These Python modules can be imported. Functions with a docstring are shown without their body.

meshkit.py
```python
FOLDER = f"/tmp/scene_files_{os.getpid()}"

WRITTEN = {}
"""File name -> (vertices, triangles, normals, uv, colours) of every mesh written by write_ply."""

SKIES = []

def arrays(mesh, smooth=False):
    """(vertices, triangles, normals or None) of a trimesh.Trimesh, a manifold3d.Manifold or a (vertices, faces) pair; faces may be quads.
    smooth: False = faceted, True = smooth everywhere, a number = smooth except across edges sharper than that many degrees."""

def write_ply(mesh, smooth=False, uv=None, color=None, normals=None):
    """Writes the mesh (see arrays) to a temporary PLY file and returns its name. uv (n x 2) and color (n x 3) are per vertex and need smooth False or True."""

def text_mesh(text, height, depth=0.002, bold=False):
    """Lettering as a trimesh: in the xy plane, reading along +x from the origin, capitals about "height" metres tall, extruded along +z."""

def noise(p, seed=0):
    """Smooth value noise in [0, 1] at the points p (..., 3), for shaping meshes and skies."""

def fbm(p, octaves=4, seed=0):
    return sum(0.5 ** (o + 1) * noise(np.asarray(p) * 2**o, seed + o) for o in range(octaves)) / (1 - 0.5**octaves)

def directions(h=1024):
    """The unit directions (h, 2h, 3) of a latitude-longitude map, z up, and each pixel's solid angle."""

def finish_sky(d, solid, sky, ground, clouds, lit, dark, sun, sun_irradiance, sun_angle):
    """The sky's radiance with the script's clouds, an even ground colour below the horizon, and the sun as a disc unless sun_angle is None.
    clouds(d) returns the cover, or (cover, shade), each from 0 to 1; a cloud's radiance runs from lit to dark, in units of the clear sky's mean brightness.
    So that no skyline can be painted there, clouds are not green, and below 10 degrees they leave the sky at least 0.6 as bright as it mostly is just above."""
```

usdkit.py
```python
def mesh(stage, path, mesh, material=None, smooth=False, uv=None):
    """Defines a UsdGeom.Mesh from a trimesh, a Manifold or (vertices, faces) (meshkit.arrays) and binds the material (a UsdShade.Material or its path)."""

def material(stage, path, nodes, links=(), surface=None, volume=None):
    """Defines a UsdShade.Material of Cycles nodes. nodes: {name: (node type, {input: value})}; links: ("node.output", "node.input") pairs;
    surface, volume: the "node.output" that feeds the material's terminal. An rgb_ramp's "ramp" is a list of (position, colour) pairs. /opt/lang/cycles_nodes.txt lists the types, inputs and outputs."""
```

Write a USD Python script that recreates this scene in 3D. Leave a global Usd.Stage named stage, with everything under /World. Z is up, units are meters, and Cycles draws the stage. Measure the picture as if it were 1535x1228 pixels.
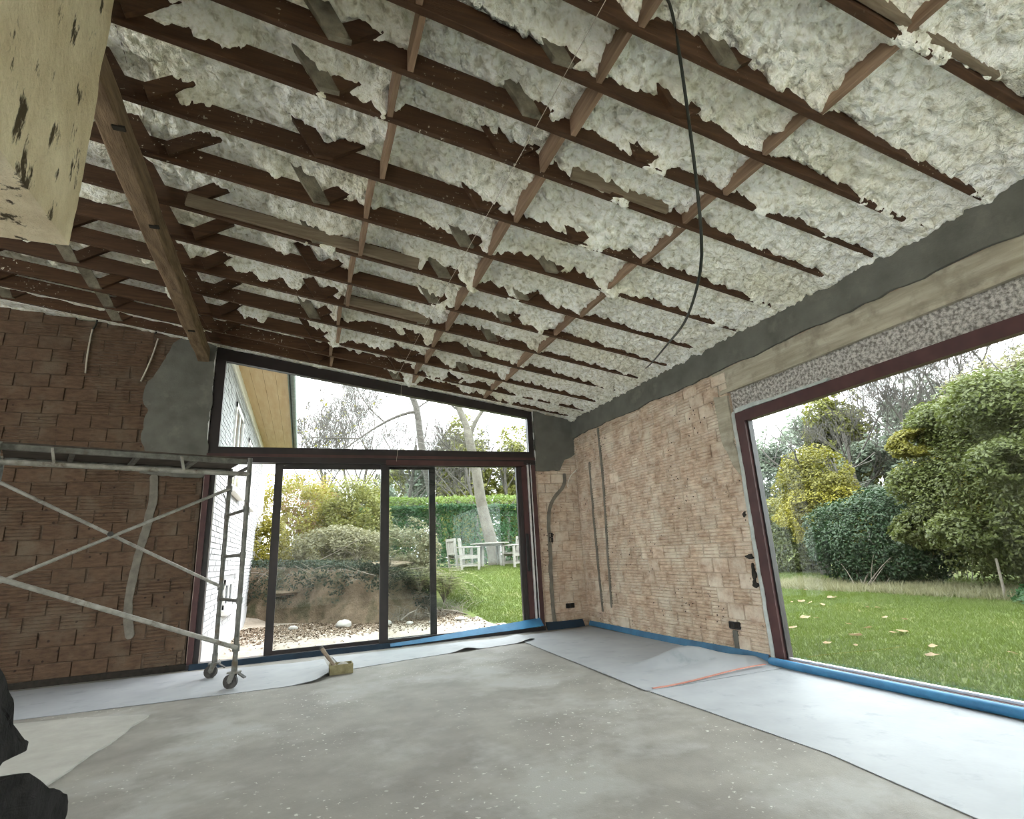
import math, random
import numpy as np, trimesh, shapely.geometry as sg
import usdkit, meshkit
from meshkit import noise, fbm
from pxr import Usd, UsdGeom, UsdLux, UsdShade, Gf

stage = Usd.Stage.CreateInMemory()
UsdGeom.SetStageUpAxis(stage, 'Z')
UsdGeom.Xform.Define(stage, '/World')
UsdGeom.Scope.Define(stage, '/World/Looks')
rng = np.random.default_rng(7)
random.seed(7)

# ------------------------------------------------------------------ camera, sky, exposure
YAW, PITCH, ROLL, FPX = 0.3783, 0.2615, -0.0537, 799.5
CAM = np.array([-4.2204, -7.888, 1.15])
fw = np.array([math.sin(YAW) * math.cos(PITCH), math.cos(YAW) * math.cos(PITCH), math.sin(PITCH)])
rt = np.array([math.cos(YAW), -math.sin(YAW), 0.0])
up = np.cross(rt, fw)
rt, up = rt * math.cos(ROLL) + up * math.sin(ROLL), -rt * math.sin(ROLL) + up * math.cos(ROLL)
cam = UsdGeom.Camera.Define(stage, '/World/camera')
cam.AddTransformOp().Set(Gf.Matrix4d(*rt, 0, *up, 0, *(-fw), 0, *CAM, 1))
cam.CreateHorizontalApertureAttr(36.0)
cam.CreateFocalLengthAttr(36.0 * FPX / 1535)
cam.CreateFStopAttr(0.0)
cam.CreateExposureAttr(3.45)
SKY = 1.0
dome = UsdLux.DomeLight.Define(stage, '/World/sky')
skym = usdkit.material(stage, '/World/Looks/overcast_sky', {
    't': ('texture_coordinate', {}), 's': ('separate_xyz', {}),
    'r': ('rgb_ramp', {'ramp': [(0.0, (.90, .98, 1.0)), (.25, (.96, 1.0, 1.02)), (1.0, (1.10, 1.13, 1.15))]}),
    'n': ('noise_texture', {'scale': 2.5, 'detail': 4.0, 'roughness': 0.55}),
    'nr': ('map_range', {'from_min': .3, 'from_max': .7, 'to_min': .92, 'to_max': 1.06}),
    'm': ('mix', {'mix_type': 'multiply', 'fac': 1.0}), 'b': ('background_shader', {'strength': SKY})},
    [('t.generated', 's.vector'), ('s.z', 'r.fac'), ('t.generated', 'n.vector'), ('n.fac', 'nr.value'), ('r.color', 'm.color1'), ('nr.result', 'm.color2'), ('m.color', 'b.color')],
    surface='b.background')
UsdShade.MaterialBindingAPI.Apply(dome.GetPrim()).Bind(skym)

# ------------------------------------------------------------------ helpers: scene graph
used = {}
origin = {}


def path_for(name, parent):
    base = f'{parent}/{name}'
    k = used.get(base, -1) + 1
    used[base] = k
    return base if k == 0 else f'{base}_{k:03d}'


def tag(prim, label=None, cat=None, group=None, kind=None):
    for k, v in (('label', label), ('category', cat), ('group', group), ('kind', kind)):
        if v:
            prim.SetCustomDataByKey(k, v)
    return prim


def pth(parent):
    return parent if isinstance(parent, str) else str(parent.GetPath())


def obj(name, mesh, material, parent='/World', smooth=False, **kw):
    par = pth(parent)
    p = path_for(name, par)
    v, f, n = meshkit.arrays(mesh, smooth)
    off = origin.get(par, np.zeros(3))
    m = UsdGeom.Mesh.Define(stage, p)
    from pxr import Vt
    m.CreatePointsAttr(Vt.Vec3fArray.FromNumpy((v - off).astype(np.float32)))
    m.CreateFaceVertexCountsAttr(Vt.IntArray.FromNumpy(np.full(len(f), 3, np.int32)))
    m.CreateFaceVertexIndicesAttr(Vt.IntArray.FromNumpy(np.ascontiguousarray(f.astype(np.int32)).ravel()))
    m.CreateSubdivisionSchemeAttr('none')
    if n is not None:
        m.CreateNormalsAttr(Vt.Vec3fArray.FromNumpy(n.astype(np.float32)))
        m.SetNormalsInterpolation('vertex')
    UsdShade.MaterialBindingAPI.Apply(m.GetPrim()).Bind(material)
    origin[p] = off
    tag(m.GetPrim(), **kw)
    return m.GetPrim()


def thing(name, label=None, cat=None, loc=(0, 0, 0), group=None, kind=None):
    p = path_for(name, '/World')
    x = UsdGeom.Xform.Define(stage, p)
    x.AddTranslateOp().Set(Gf.Vec3d(*map(float, loc)))
    origin[p] = np.array(loc, float)
    return tag(x.GetPrim(), label, cat, group, kind)


def dup(root, loc, rotz=0.0, scale=1.0, label=None, group=None, cat=None, rotx=0.0):
    was = root.GetCustomData()
    name = root.GetName()
    base = name[:-4] if name[-4:-3] == '_' and name[-3:].isdigit() else name
    p = path_for(base, '/World')
    x = UsdGeom.Xform.Define(stage, p)
    x.GetPrim().GetReferences().AddInternalReference(root.GetPath())
    x.ClearXformOpOrder()
    x.AddTranslateOp(opSuffix='place').Set(Gf.Vec3d(*map(float, loc)))
    x.AddRotateXYZOp(opSuffix='turn').Set(Gf.Vec3f(rotx, 0, rotz))
    x.AddScaleOp(opSuffix='size').Set(Gf.Vec3f(scale, scale, scale))
    x.GetPrim().SetInstanceable(True)
    return tag(x.GetPrim(), label or was.get('label'), cat or was.get('category'), group or was.get('group'))


# ------------------------------------------------------------------ helpers: shapes
cat_ = trimesh.util.concatenate


def box(x0, x1, y0, y1, z0, z1):
    m = trimesh.creation.box((abs(x1 - x0), abs(y1 - y0), abs(z1 - z0)))
    m.apply_translation(((x0 + x1) / 2, (y0 + y1) / 2, (z0 + z1) / 2))
    return m


def bevel(x0, x1, y0, y1, z0, z1, b=0.006):
    """box with chamfered edges"""
    pts = []
    for sx in (0, 1):
        for sy in (0, 1):
            for sz in (0, 1):
                c = [(x0, x1)[sx], (y0, y1)[sy], (z0, z1)[sz]]
                i = [b if sx == 0 else -b, b if sy == 0 else -b, b if sz == 0 else -b]
                for k in range(3):
                    q = [c[j] + (i[j] if j != k else 0) for j in range(3)]
                    pts.append(q)
    return trimesh.convex.convex_hull(np.array(pts))


def frame_of(d, upv=(0, 0, 1)):
    d = np.asarray(d, float) / np.linalg.norm(d)
    u = np.asarray(upv, float)
    if abs(d @ u) > .98:
        u = np.array([0, 1.0, 0])
    s = np.cross(d, u)
    s /= np.linalg.norm(s)
    return d, s, np.cross(s, d)


def plank(p0, p1, w, h, upv=(0, 0, 1), b=0.0, wob=0.0, seed=0, n=8):
    """squared timber from p0 to p1 (centre line), w sideways, h along up; wob = roughness"""
    p0, p1 = np.array(p0, float), np.array(p1, float)
    d, s, u = frame_of(p1 - p0, upv)
    ring = np.array([(-w / 2, -h / 2), (w / 2, -h / 2), (w / 2, h / 2), (-w / 2, h / 2)])
    if b:
        ring = np.array([(-w / 2 + b, -h / 2), (w / 2 - b, -h / 2), (w / 2, -h / 2 + b), (w / 2, h / 2 - b), (w / 2 - b, h / 2), (-w / 2 + b, h / 2), (-w / 2, h / 2 - b), (-w / 2, -h / 2 + b)])
    k = len(ring)
    ts = np.linspace(0, 1, n + 1 if wob else 2)
    v = np.concatenate([p0 + (p1 - p0) * t + ring[:, :1] * s + ring[:, 1:] * u for t in ts])
    if wob:
        v += (np.stack([noise(v * 3.1, seed + i) for i in range(3)], 1) - .5) * 2 * wob
    f = []
    for i in range(len(ts) - 1):
        for j in range(k):
            a, c = i * k + j, i * k + (j + 1) % k
            f += [(a, c, c + k), (a, c + k, a + k)]
    for j in range(1, k - 1):
        f += [(0, j + 1, j), ((len(ts) - 1) * k, (len(ts) - 1) * k + j, (len(ts) - 1) * k + j + 1)]
    m = trimesh.Trimesh(v, np.array(f)[:, ::-1], process=False)
    if m.volume < 0:
        m.invert()
    return m


def tube(pts, radii, sides=10, cap=True):
    p = np.asarray(pts, float)
    r = np.broadcast_to(np.asarray(radii, float), (len(p),))
    t = np.gradient(p, axis=0)
    t /= np.linalg.norm(t, axis=1, keepdims=True) + 1e-12
    ref = np.array([0, 0, 1.0]) if abs(t[:, 2]).mean() < .9 else np.array([1.0, 0, 0])
    a = np.cross(t, ref)
    a /= np.linalg.norm(a, axis=1, keepdims=True) + 1e-12
    b = np.cross(t, a)
    an = np.arange(sides) * 2 * np.pi / sides
    v = (p[:, None] + r[:, None, None] * (np.cos(an)[None, :, None] * a[:, None] + np.sin(an)[None, :, None] * b[:, None])).reshape(-1, 3)
    i, j = np.meshgrid(np.arange(len(p) - 1), np.arange(sides), indexing='ij')
    q = np.stack([i * sides + j, i * sides + (j + 1) % sides, (i + 1) * sides + (j + 1) % sides, (i + 1) * sides + j], -1).reshape(-1, 4)
    f = [q[:, [0, 1, 2]], q[:, [0, 2, 3]]]
    if cap:
        n = len(v)
        v = np.vstack([v, p[:1], p[-1:]])
        k = np.arange(sides)
        f += [np.stack([np.full(sides, n), (k + 1) % sides, k], 1), np.stack([np.full(sides, n + 1), (len(p) - 1) * sides + k, (len(p) - 1) * sides + (k + 1) % sides], 1)]
    return trimesh.Trimesh(v, np.vstack(f), process=False)


def spline(pts, n=24):
    from scipy.interpolate import CubicSpline
    p = np.asarray(pts, float)
    s = np.r_[0, np.cumsum(np.linalg.norm(np.diff(p, axis=0), axis=1))]
    return CubicSpline(s, p)(np.linspace(0, s[-1], n))


def poly_ragged(pts, step=.04, amp=.03, seed=0):
    """polygon with a ragged outline"""
    g = sg.Polygon(pts)
    L = g.exterior.length
    q = np.array([g.exterior.interpolate(s).coords[0] for s in np.arange(0, L, step)])
    n3 = np.c_[q * 6.0, np.zeros(len(q))]
    q = q + (np.stack([fbm(n3, 3, seed), fbm(n3, 3, seed + 9)], 1) - .5) * 2 * amp
    return sg.Polygon(q).buffer(0)


def extrude_on(poly, plane, d0, d1):
    """extrudes a shapely polygon; plane 'xz': (x,z) with y from d0 to d1; 'yz': (y,z) with x from d0 to d1; 'xy': z from d0 to d1"""
    ms = []
    for g in getattr(poly, 'geoms', [poly]):
        if g.area < 1e-5:
            continue
        m = trimesh.creation.extrude_polygon(g, abs(d1 - d0), engine='earcut')
        v = np.array(m.vertices)
        w = v[:, 2] + min(d0, d1)
        if plane == 'xz':
            m.vertices = np.c_[v[:, 0], w, v[:, 1]]
        elif plane == 'yz':
            m.vertices = np.c_[w, v[:, 0], v[:, 1]]
        else:
            m.vertices = np.c_[v[:, :2], w]
        if m.volume < 0:
            m.invert()
        ms.append(m)
    return cat_(ms)


def roughen(m, amp, scale, seed=0, edge=None):
    if edge:
        v, f = trimesh.remesh.subdivide_to_size(m.vertices, m.faces, edge)
        m = trimesh.Trimesh(v, f)
        m.merge_vertices()
    n = m.vertex_normals
    m.vertices = m.vertices + n * ((fbm(m.vertices * scale, 4, seed) - .5) * 2 * amp)[:, None]
    return m


# ------------------------------------------------------------------ materials
def mat(name, c1, c2, scale=6.0, rough=.8, bump=0.0, bscale=40.0, stretch=None, detail=6.0, lo=.3, hi=.7, vary=0.0, metal=0.0, spec=.3, c3=None, s3=1.0, lo3=.5, hi3=.62, coords='position', transl=0.0, island=None, specks=None, bdist=.01, stretch3=None, sp_lo=.47, sp_hi=.6):
    nodes = {'g': ('geometry', {}), 'o': ('texture_coordinate', {}), 'm': ('mapping', {'scale': stretch or (1, 1, 1)}),
             'n': ('noise_texture', {'scale': scale, 'detail': detail, 'roughness': .6}),
             'r': ('rgb_ramp', {'ramp': [(lo, c1), (hi, c2)]}),
             'p': ('principled_bsdf', {'roughness': rough, 'metallic': metal, 'specular_ior_level': spec})}
    links = [('g.position' if coords == 'position' else 'o.object', 'm.vector'), ('m.vector', 'n.vector'), ('n.fac', 'r.fac')]
    out = 'r.color'
    if island:
        nodes['ir'] = ('rgb_ramp', {'ramp': island})
        nodes['im'] = ('mix', {'mix_type': 'mix', 'fac': .75})
        links += [('g.random_per_island', 'ir.fac'), (out, 'im.color1'), ('ir.color', 'im.color2')]
        out = 'im.color'
    if c3 is not None:
        nodes['n3'] = ('noise_texture', {'scale': s3, 'detail': 5.0, 'roughness': .65})
        nodes['r3'] = ('map_range', {'from_min': lo3, 'from_max': hi3, 'clamp': True})
        nodes['x3'] = ('mix', {'color2': c3})
        nodes['m3'] = ('mapping', {'scale': stretch3 or (1, 1, 1)})
        links += [('g.position', 'm3.vector'), ('m3.vector', 'n3.vector'), ('n3.fac', 'r3.value'), ('r3.result', 'x3.fac'), (out, 'x3.color1')]
        out = 'x3.color'
    if specks:
        fleck = specks[1] > .4                                   # irregular flecks instead of round pits
        nodes['v'] = ('noise_texture', {'scale': specks[0], 'detail': 2.0}) if fleck else ('voronoi_texture', {'scale': specks[0]})
        nodes['vr'] = ('map_range', {'from_min': specks[1], 'from_max': specks[1] + .04 if fleck else specks[1] * .7, 'clamp': True})
        nodes['vn'] = ('noise_texture', {'scale': 1.3, 'detail': 2.0})
        nodes['vm'] = ('map_range', {'from_min': sp_lo, 'from_max': sp_hi, 'clamp': True})
        nodes['vx'] = ('math', {'math_type': 'multiply'})
        nodes['xs'] = ('mix', {'color2': specks[2]})
        links += [('g.position', 'v.vector'), ('v.fac' if fleck else 'v.distance', 'vr.value'), ('g.position', 'vn.vector'), ('vn.fac', 'vm.value'), ('vr.result', 'vx.value1'), ('vm.result', 'vx.value2'), ('vx.value', 'xs.fac'), (out, 'xs.color1')]
        out = 'xs.color'
    if vary:
        nodes['i'] = ('object_info', {})
        nodes['vv'] = ('map_range', {'to_min': 1 - vary, 'to_max': 1 + vary})
        nodes['h'] = ('hsv', {})
        links += [('i.random', 'vv.value'), ('vv.result', 'h.value'), (out, 'h.color')]
        out = 'h.color'
    links.append((out, 'p.base_color'))
    if bump:
        nodes['bn'] = ('noise_texture', {'scale': bscale, 'detail': 5.0, 'roughness': .65})
        nodes['b'] = ('bump', {'strength': bump, 'distance': bdist})
        links += [('m.vector', 'bn.vector'), ('bn.fac', 'b.height'), ('b.normal', 'p.normal')]
    surf = 'p.BSDF'
    if transl:
        nodes['tr'] = ('translucent_bsdf', {})
        nodes['mx'] = ('mix_closure', {'fac': transl})
        links += [(out, 'tr.color'), ('p.BSDF', 'mx.closure1'), ('tr.BSDF', 'mx.closure2')]
        surf = 'mx.closure'
    return usdkit.material(stage, '/World/Looks/' + name, nodes, links, surface=surf)


K = {}
K['brick'] = mat('raw_brick', (.33, .215, .145), (.66, .53, .41), 8, .92, .9, 60, c3=(.66, .58, .475), s3=3.2, lo3=.45, hi3=.64, vary=.08, stretch=(1, 1, 2.0), specks=(13, .17, (.09, .06, .045)), sp_lo=.5, sp_hi=.56)
K['brick2'] = mat('raw_brick_brown', (0.0656, 0.0365, 0.0217), (0.129, 0.081, 0.0502), 8, .92, .8, 45, c3=(0.132, 0.0994, 0.0684), s3=2.4, lo3=.5, hi3=.68, vary=.07, stretch=(1, 1, 3.4), specks=(9, .14, (0.0285, 0.0171, 0.0114)), sp_lo=.5, sp_hi=.58)  # copy of the brick, darkened because the left back wall is in shade
K['newplaster'] = mat('fresh_white_plaster', (.80, .79, .76), (.88, .87, .84), 3, .9, .1, 40)  # white of unseen walls and sheet, added to bounce light
K['mortar_dark'] = mat('mortar_brown', (.075, .052, .036), (.14, .10, .07), 14, .95, .8, 60, stretch=(1, 1, 2))  # joints darkened along with the shaded back wall brick
K['chase'] = mat('dark_mortar_chase', (.12, .108, .088), (.20, .182, .15), 9, .95, .6, 60)
K['bluemid'] = mat('dull_blue_membrane', (.025, .085, .16), (.04, .15, .27), 5, .5, .3, 30)
K['mortar_light'] = mat('mortar_smear', (.36, .265, .19), (.60, .48, .37), 14, .95, .8, 60, stretch=(1, 1, 2))
K['mortar'] = mat('mortar_bed', (.26, .195, .14), (.44, .34, .26), 14, .95, .8, 60, stretch=(1, 1, 2))
K['cement'] = mat('grey_cement_render', (0.0887, 0.0876, 0.0742), (0.141, 0.137, 0.118), 4, .9, .4, 70, c3=(0.177, 0.165, 0.139), s3=3, lo3=.56, hi3=.75)
K['concrete_beam'] = mat('board_marked_concrete', (0.251, 0.221, 0.162), (0.458, 0.413, 0.325), 5, .9, .5, 30, stretch=(1, .35, 3), c3=(0.236, 0.207, 0.159), s3=2.5)
K['pebble'] = mat('pebbled_concrete', (0.198, 0.18, 0.158), (0.63, 0.594, 0.549), 38, .9, 1.0, 60, detail=3, lo=.38, hi=.62, bdist=.02)
K['floor'] = mat('screed_floor', (0.137, 0.125, 0.108), (0.223, 0.211, 0.185), 2.3, .75, .25, 90, c3=(0.248, 0.241, 0.223), s3=1.1, lo3=.5, hi3=.64, detail=9, specks=(30, .655, (0.432, 0.418, 0.367)), spec=.35)
K['screed'] = mat('pale_screed', (0.259, 0.248, 0.223), (0.324, 0.313, 0.284), 5, .8, .3, 60)
K['sheet'] = mat('white_floor_sheet', (0.224, 0.233, 0.245), (0.273, 0.282, 0.294), 3, .55, .1, 30, c3=(0.174, 0.189, 0.202), s3=5, lo3=.58, hi3=.75)
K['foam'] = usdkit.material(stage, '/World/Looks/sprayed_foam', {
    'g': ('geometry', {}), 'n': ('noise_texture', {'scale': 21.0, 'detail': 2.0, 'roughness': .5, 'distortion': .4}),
    'r': ('rgb_ramp', {'ramp': [(.30, (.58, .55, .43)), (.45, (.86, .845, .75)), (.57, (.955, .95, .89))]}),  # dark and pale mottling stands in for shading of the foam lumps
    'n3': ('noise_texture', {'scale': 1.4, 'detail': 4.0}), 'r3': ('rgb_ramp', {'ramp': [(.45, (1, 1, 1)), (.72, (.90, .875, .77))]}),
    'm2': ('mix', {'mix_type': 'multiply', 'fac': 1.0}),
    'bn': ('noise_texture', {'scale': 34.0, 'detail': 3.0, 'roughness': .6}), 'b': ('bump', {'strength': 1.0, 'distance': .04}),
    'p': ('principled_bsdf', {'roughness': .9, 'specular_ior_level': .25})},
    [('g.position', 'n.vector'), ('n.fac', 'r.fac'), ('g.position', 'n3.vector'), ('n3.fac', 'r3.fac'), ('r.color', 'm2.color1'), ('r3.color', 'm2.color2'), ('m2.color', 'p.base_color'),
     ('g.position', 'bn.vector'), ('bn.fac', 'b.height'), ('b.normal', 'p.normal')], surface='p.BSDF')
K['foam_thin'] = mat('thin_foam_coat', (0.085, 0.0723, 0.051), (0.255, 0.23, 0.17), 10, .9, .8, 34, bdist=.02)
K['timber'] = mat('dark_timber', (0.0352, 0.0154, 0.0064), (0.0832, 0.0397, 0.0179), 12, .75, .5, 60, stretch=(.25, 3, 3), vary=.15, specks=(38, .67, (.52, .49, .40)), sp_lo=.5, sp_hi=.62)
K['timber_grey'] = mat('grey_old_plank', (0.128, 0.0935, 0.0595), (0.23, 0.183, 0.128), 12, .85, .6, 60, stretch=(.25, 3, 3))
K['noggin'] = mat('noggin_timber', (0.162, 0.0978, 0.0595), (0.289, 0.196, 0.132), 12, .8, .4, 60, stretch=(3, .25, 3), vary=.15)
K['beam'] = mat('rough_beam', (0.123, 0.0758, 0.0433), (0.303, 0.209, 0.13), 7, .85, .9, 35, stretch=(3, .5, 3), bdist=.02)
K['plaster'] = mat('chipped_plaster', (.66, .54, .36), (.92, .81, .61), 6, .92, .9, 30, c3=(.085, .062, .036), s3=10, lo3=.585, hi3=.635, stretch=(1, 1, .5), stretch3=(1.2, 1.2, .34), bdist=.03)
K['soot'] = mat('sooty_stone', (.004, .0035, .003), (.018, .016, .015), 9, .85, .8, 30, spec=.1)  # shade on the backlit stones put into the colour as near-black
K['frame'] = mat('dark_frame', (0.0102, 0.0085, 0.0085), (0.0238, 0.017, 0.017), 5, .4, spec=.4)
K['burgundy'] = mat('burgundy_frame', (0.0425, 0.0153, 0.0153), (0.0723, 0.0289, 0.0272), 6, .5, spec=.4)
K['silver'] = mat('silver_strip', (.55, .54, .55), (.72, .71, .72), 20, .35, metal=.6)
K['whitestrip'] = mat('white_strip', (.7, .69, .66), (.82, .81, .78), 9, .6)
K['black'] = mat('black_plastic', (.008, .008, .008), (.016, .015, .015), 9, .5)
K['cable'] = mat('black_cable', (.014, .016, .012), (.028, .03, .022), 9, .5)
K['wire'] = mat('white_cable', (.66, .63, .56), (.8, .77, .7), 9, .6)
K['string'] = mat('pale_string', (.40, .36, .30), (.55, .5, .42), 9, .9)
K['galv'] = mat('scaffold_tube', (0.085, 0.085, 0.0748), (0.187, 0.183, 0.166), 16, .6, .2, 60, metal=.35, c3=(0.102, 0.0808, 0.0553), s3=7, lo3=.55, hi3=.7)
K['galv_light'] = mat('galvanised_brace', (0.188, 0.18, 0.156), (0.347, 0.332, 0.296), 14, .55, .2, 60, metal=.35, c3=(0.101, 0.0758, 0.0542), s3=6, lo3=.56, hi3=.7)
K['ply'] = mat('deck_plywood', (.035, .028, .022), (.075, .06, .048), 8, .8)  # shadow under the deck put into the plywood colour
K['rubber'] = mat('castor_rubber', (.025, .023, .021), (.07, .065, .06), 18, .75)
K['blue'] = mat('blue_membrane', (0.0253, 0.116, 0.239), (0.0433, 0.202, 0.376), 5, .45, .3, 30, spec=.5)
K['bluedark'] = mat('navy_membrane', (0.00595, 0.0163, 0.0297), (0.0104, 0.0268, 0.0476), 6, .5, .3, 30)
K['red'] = mat('red_line', (.30, .10, .07), (.42, .19, .14), 12, .7)
K['oldbox'] = mat('olive_box', (0.136, 0.115, 0.0553), (0.23, 0.2, 0.106), 14, .8, .4, 60)
K['stick'] = mat('brown_stick', (0.145, 0.106, 0.0723), (0.255, 0.2, 0.145), 16, .7, .3, 60)
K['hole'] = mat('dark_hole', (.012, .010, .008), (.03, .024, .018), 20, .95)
K['putty'] = mat('putty_patch', (.34, .36, .34), (.50, .53, .50), 12, .9, .5, 60)
# garden
K['whitebrick'] = mat('white_painted_brick', (0.285, 0.289, 0.292), (0.352, 0.356, 0.36), 10, .7, .3, 50, vary=.06)
K['whitemortar'] = mat('white_joint', (0.14, 0.14, 0.14), (0.196, 0.196, 0.196), 14, .9)
K['soffit'] = mat('tan_soffit', (0.528, 0.36, 0.2), (0.64, 0.48, 0.296), 3, .7, .2, 40, stretch=(4, .4, 1))
K['roof'] = mat('grey_green_roof', (.11, .13, .12), (.19, .215, .20), 7, .6)
K['glassdark'] = mat('dark_window_glass', (.03, .035, .04), (.06, .065, .07), 3, .12, spec=.6)
K['yard'] = mat('sandy_yard', (0.256, 0.212, 0.164), (0.4, 0.352, 0.284), 4, .95, .8, 25, c3=(0.152, 0.116, 0.08), s3=1.5, lo3=.55, hi3=.72, bdist=.04)
K['earth'] = mat('earth_bank', (0.088, 0.064, 0.04), (0.192, 0.148, 0.1), 3, .95, .9, 14, c3=(0.06, 0.056, 0.028), s3=1.2, bdist=.05)
K['terrace'] = mat('pale_terrace', (.62, .60, .55), (.76, .74, .69), 4, .9, .3, 40)  # for added pale paving that bounces daylight indoors
K['lawn'] = mat('lawn_soil', (0.0492, 0.0656, 0.0105), (0.0853, 0.112, 0.0223), 2.2, .95, .6, 30, c3=(0.105, 0.0951, 0.0328), s3=.6, lo3=.5, hi3=.68, bdist=.03)
K['grass'] = mat('grass_blades', (0.059, 0.0853, 0.0118), (0.108, 0.141, 0.0249), 1.2, .7, transl=.35, island=[(0, (0.0459, 0.0656, 0.00853)), (.6, (0.102, 0.134, 0.021)), (1, (0.203, 0.197, 0.059))])
K['litter'] = mat('leaf_litter', (0.128, 0.092, 0.056), (0.272, 0.208, 0.14), 3, .9, island=[(0, (0.08, 0.056, 0.036)), (.5, (0.208, 0.152, 0.1)), (.85, (0.336, 0.28, 0.208)), (1, (0.44, 0.392, 0.32))])
K['deadleaf'] = mat('fallen_leaf', (0.144, 0.088, 0.04), (0.248, 0.176, 0.104), 8, .8, vary=.25, coords='object', transl=.15)
K['bark'] = mat('pale_bark', (.048, .043, .033), (.092, .083, .066), 6, .9, .3, 25, stretch=(1, 1, .6))
K['bark_dark'] = mat('grey_bark', (0.03, 0.026, 0.022), (0.06, 0.054, 0.046), 8, .9)
K['twig'] = mat('pale_twig', (0.104, 0.088, 0.07), (0.184, 0.164, 0.136), 8, .9)


def leafmat(name, a, b, c, transl=.3):
    return mat(name, a, b, .9, .55, transl=transl, island=[(0, a), (.55, b), (1, c)], spec=.35)


K['l_yellow'] = leafmat('leaf_yellow_green', (.13, .12, .012), (.28, .23, .022), (.42, .31, .04))
K['l_conifer'] = leafmat('leaf_conifer', (.085, .09, .016), (.20, .185, .03), (.32, .27, .06))
K['l_olive'] = leafmat('leaf_olive', (0.115, 0.11, 0.0576), (0.221, 0.206, 0.11), (0.365, 0.326, 0.192))
K['l_ivy'] = leafmat('leaf_ivy', (0.024, 0.036, 0.021), (0.06, 0.078, 0.051), (0.15, 0.168, 0.126))
K['l_hedge'] = leafmat('leaf_hedge', (0.0135, 0.0459, 0.0119), (0.0297, 0.092, 0.0216), (0.0648, 0.146, 0.0378))
K['l_hedge_top'] = leafmat('leaf_hedge_top', (0.066, 0.102, 0.012), (0.144, 0.18, 0.021), (0.27, 0.228, 0.042))
K['l_dark'] = leafmat('leaf_dark_shrub', (.013, .028, .009), (.030, .062, .020), (.11, .155, .065), .15)
K['l_beech'] = leafmat('leaf_beech', (0.0473, 0.0577, 0.0148), (0.126, 0.142, 0.0314), (0.294, 0.263, 0.063))
K['l_gold'] = leafmat('leaf_gold', (0.0848, 0.0808, 0.00848), (0.161, 0.136, 0.0149), (0.255, 0.161, 0.0255))
K['l_haze'] = leafmat('leaf_distant', (0.0984, 0.12, 0.084), (0.169, 0.19, 0.134), (0.266, 0.266, 0.19))  # distance haze put into the leaf colours as paler greens
K['l_rust'] = leafmat('leaf_rust', (0.146, 0.0888, 0.0312), (0.218, 0.135, 0.052), (0.286, 0.187, 0.0728))
K['l_fern'] = leafmat('leaf_fern', (.14, .15, .04), (.27, .28, .085), (.42, .38, .14))
K['garden_wood'] = mat('weathered_white_wood', (0.15, 0.141, 0.121), (0.202, 0.193, 0.17), 12, .8, .3, 60)
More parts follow.
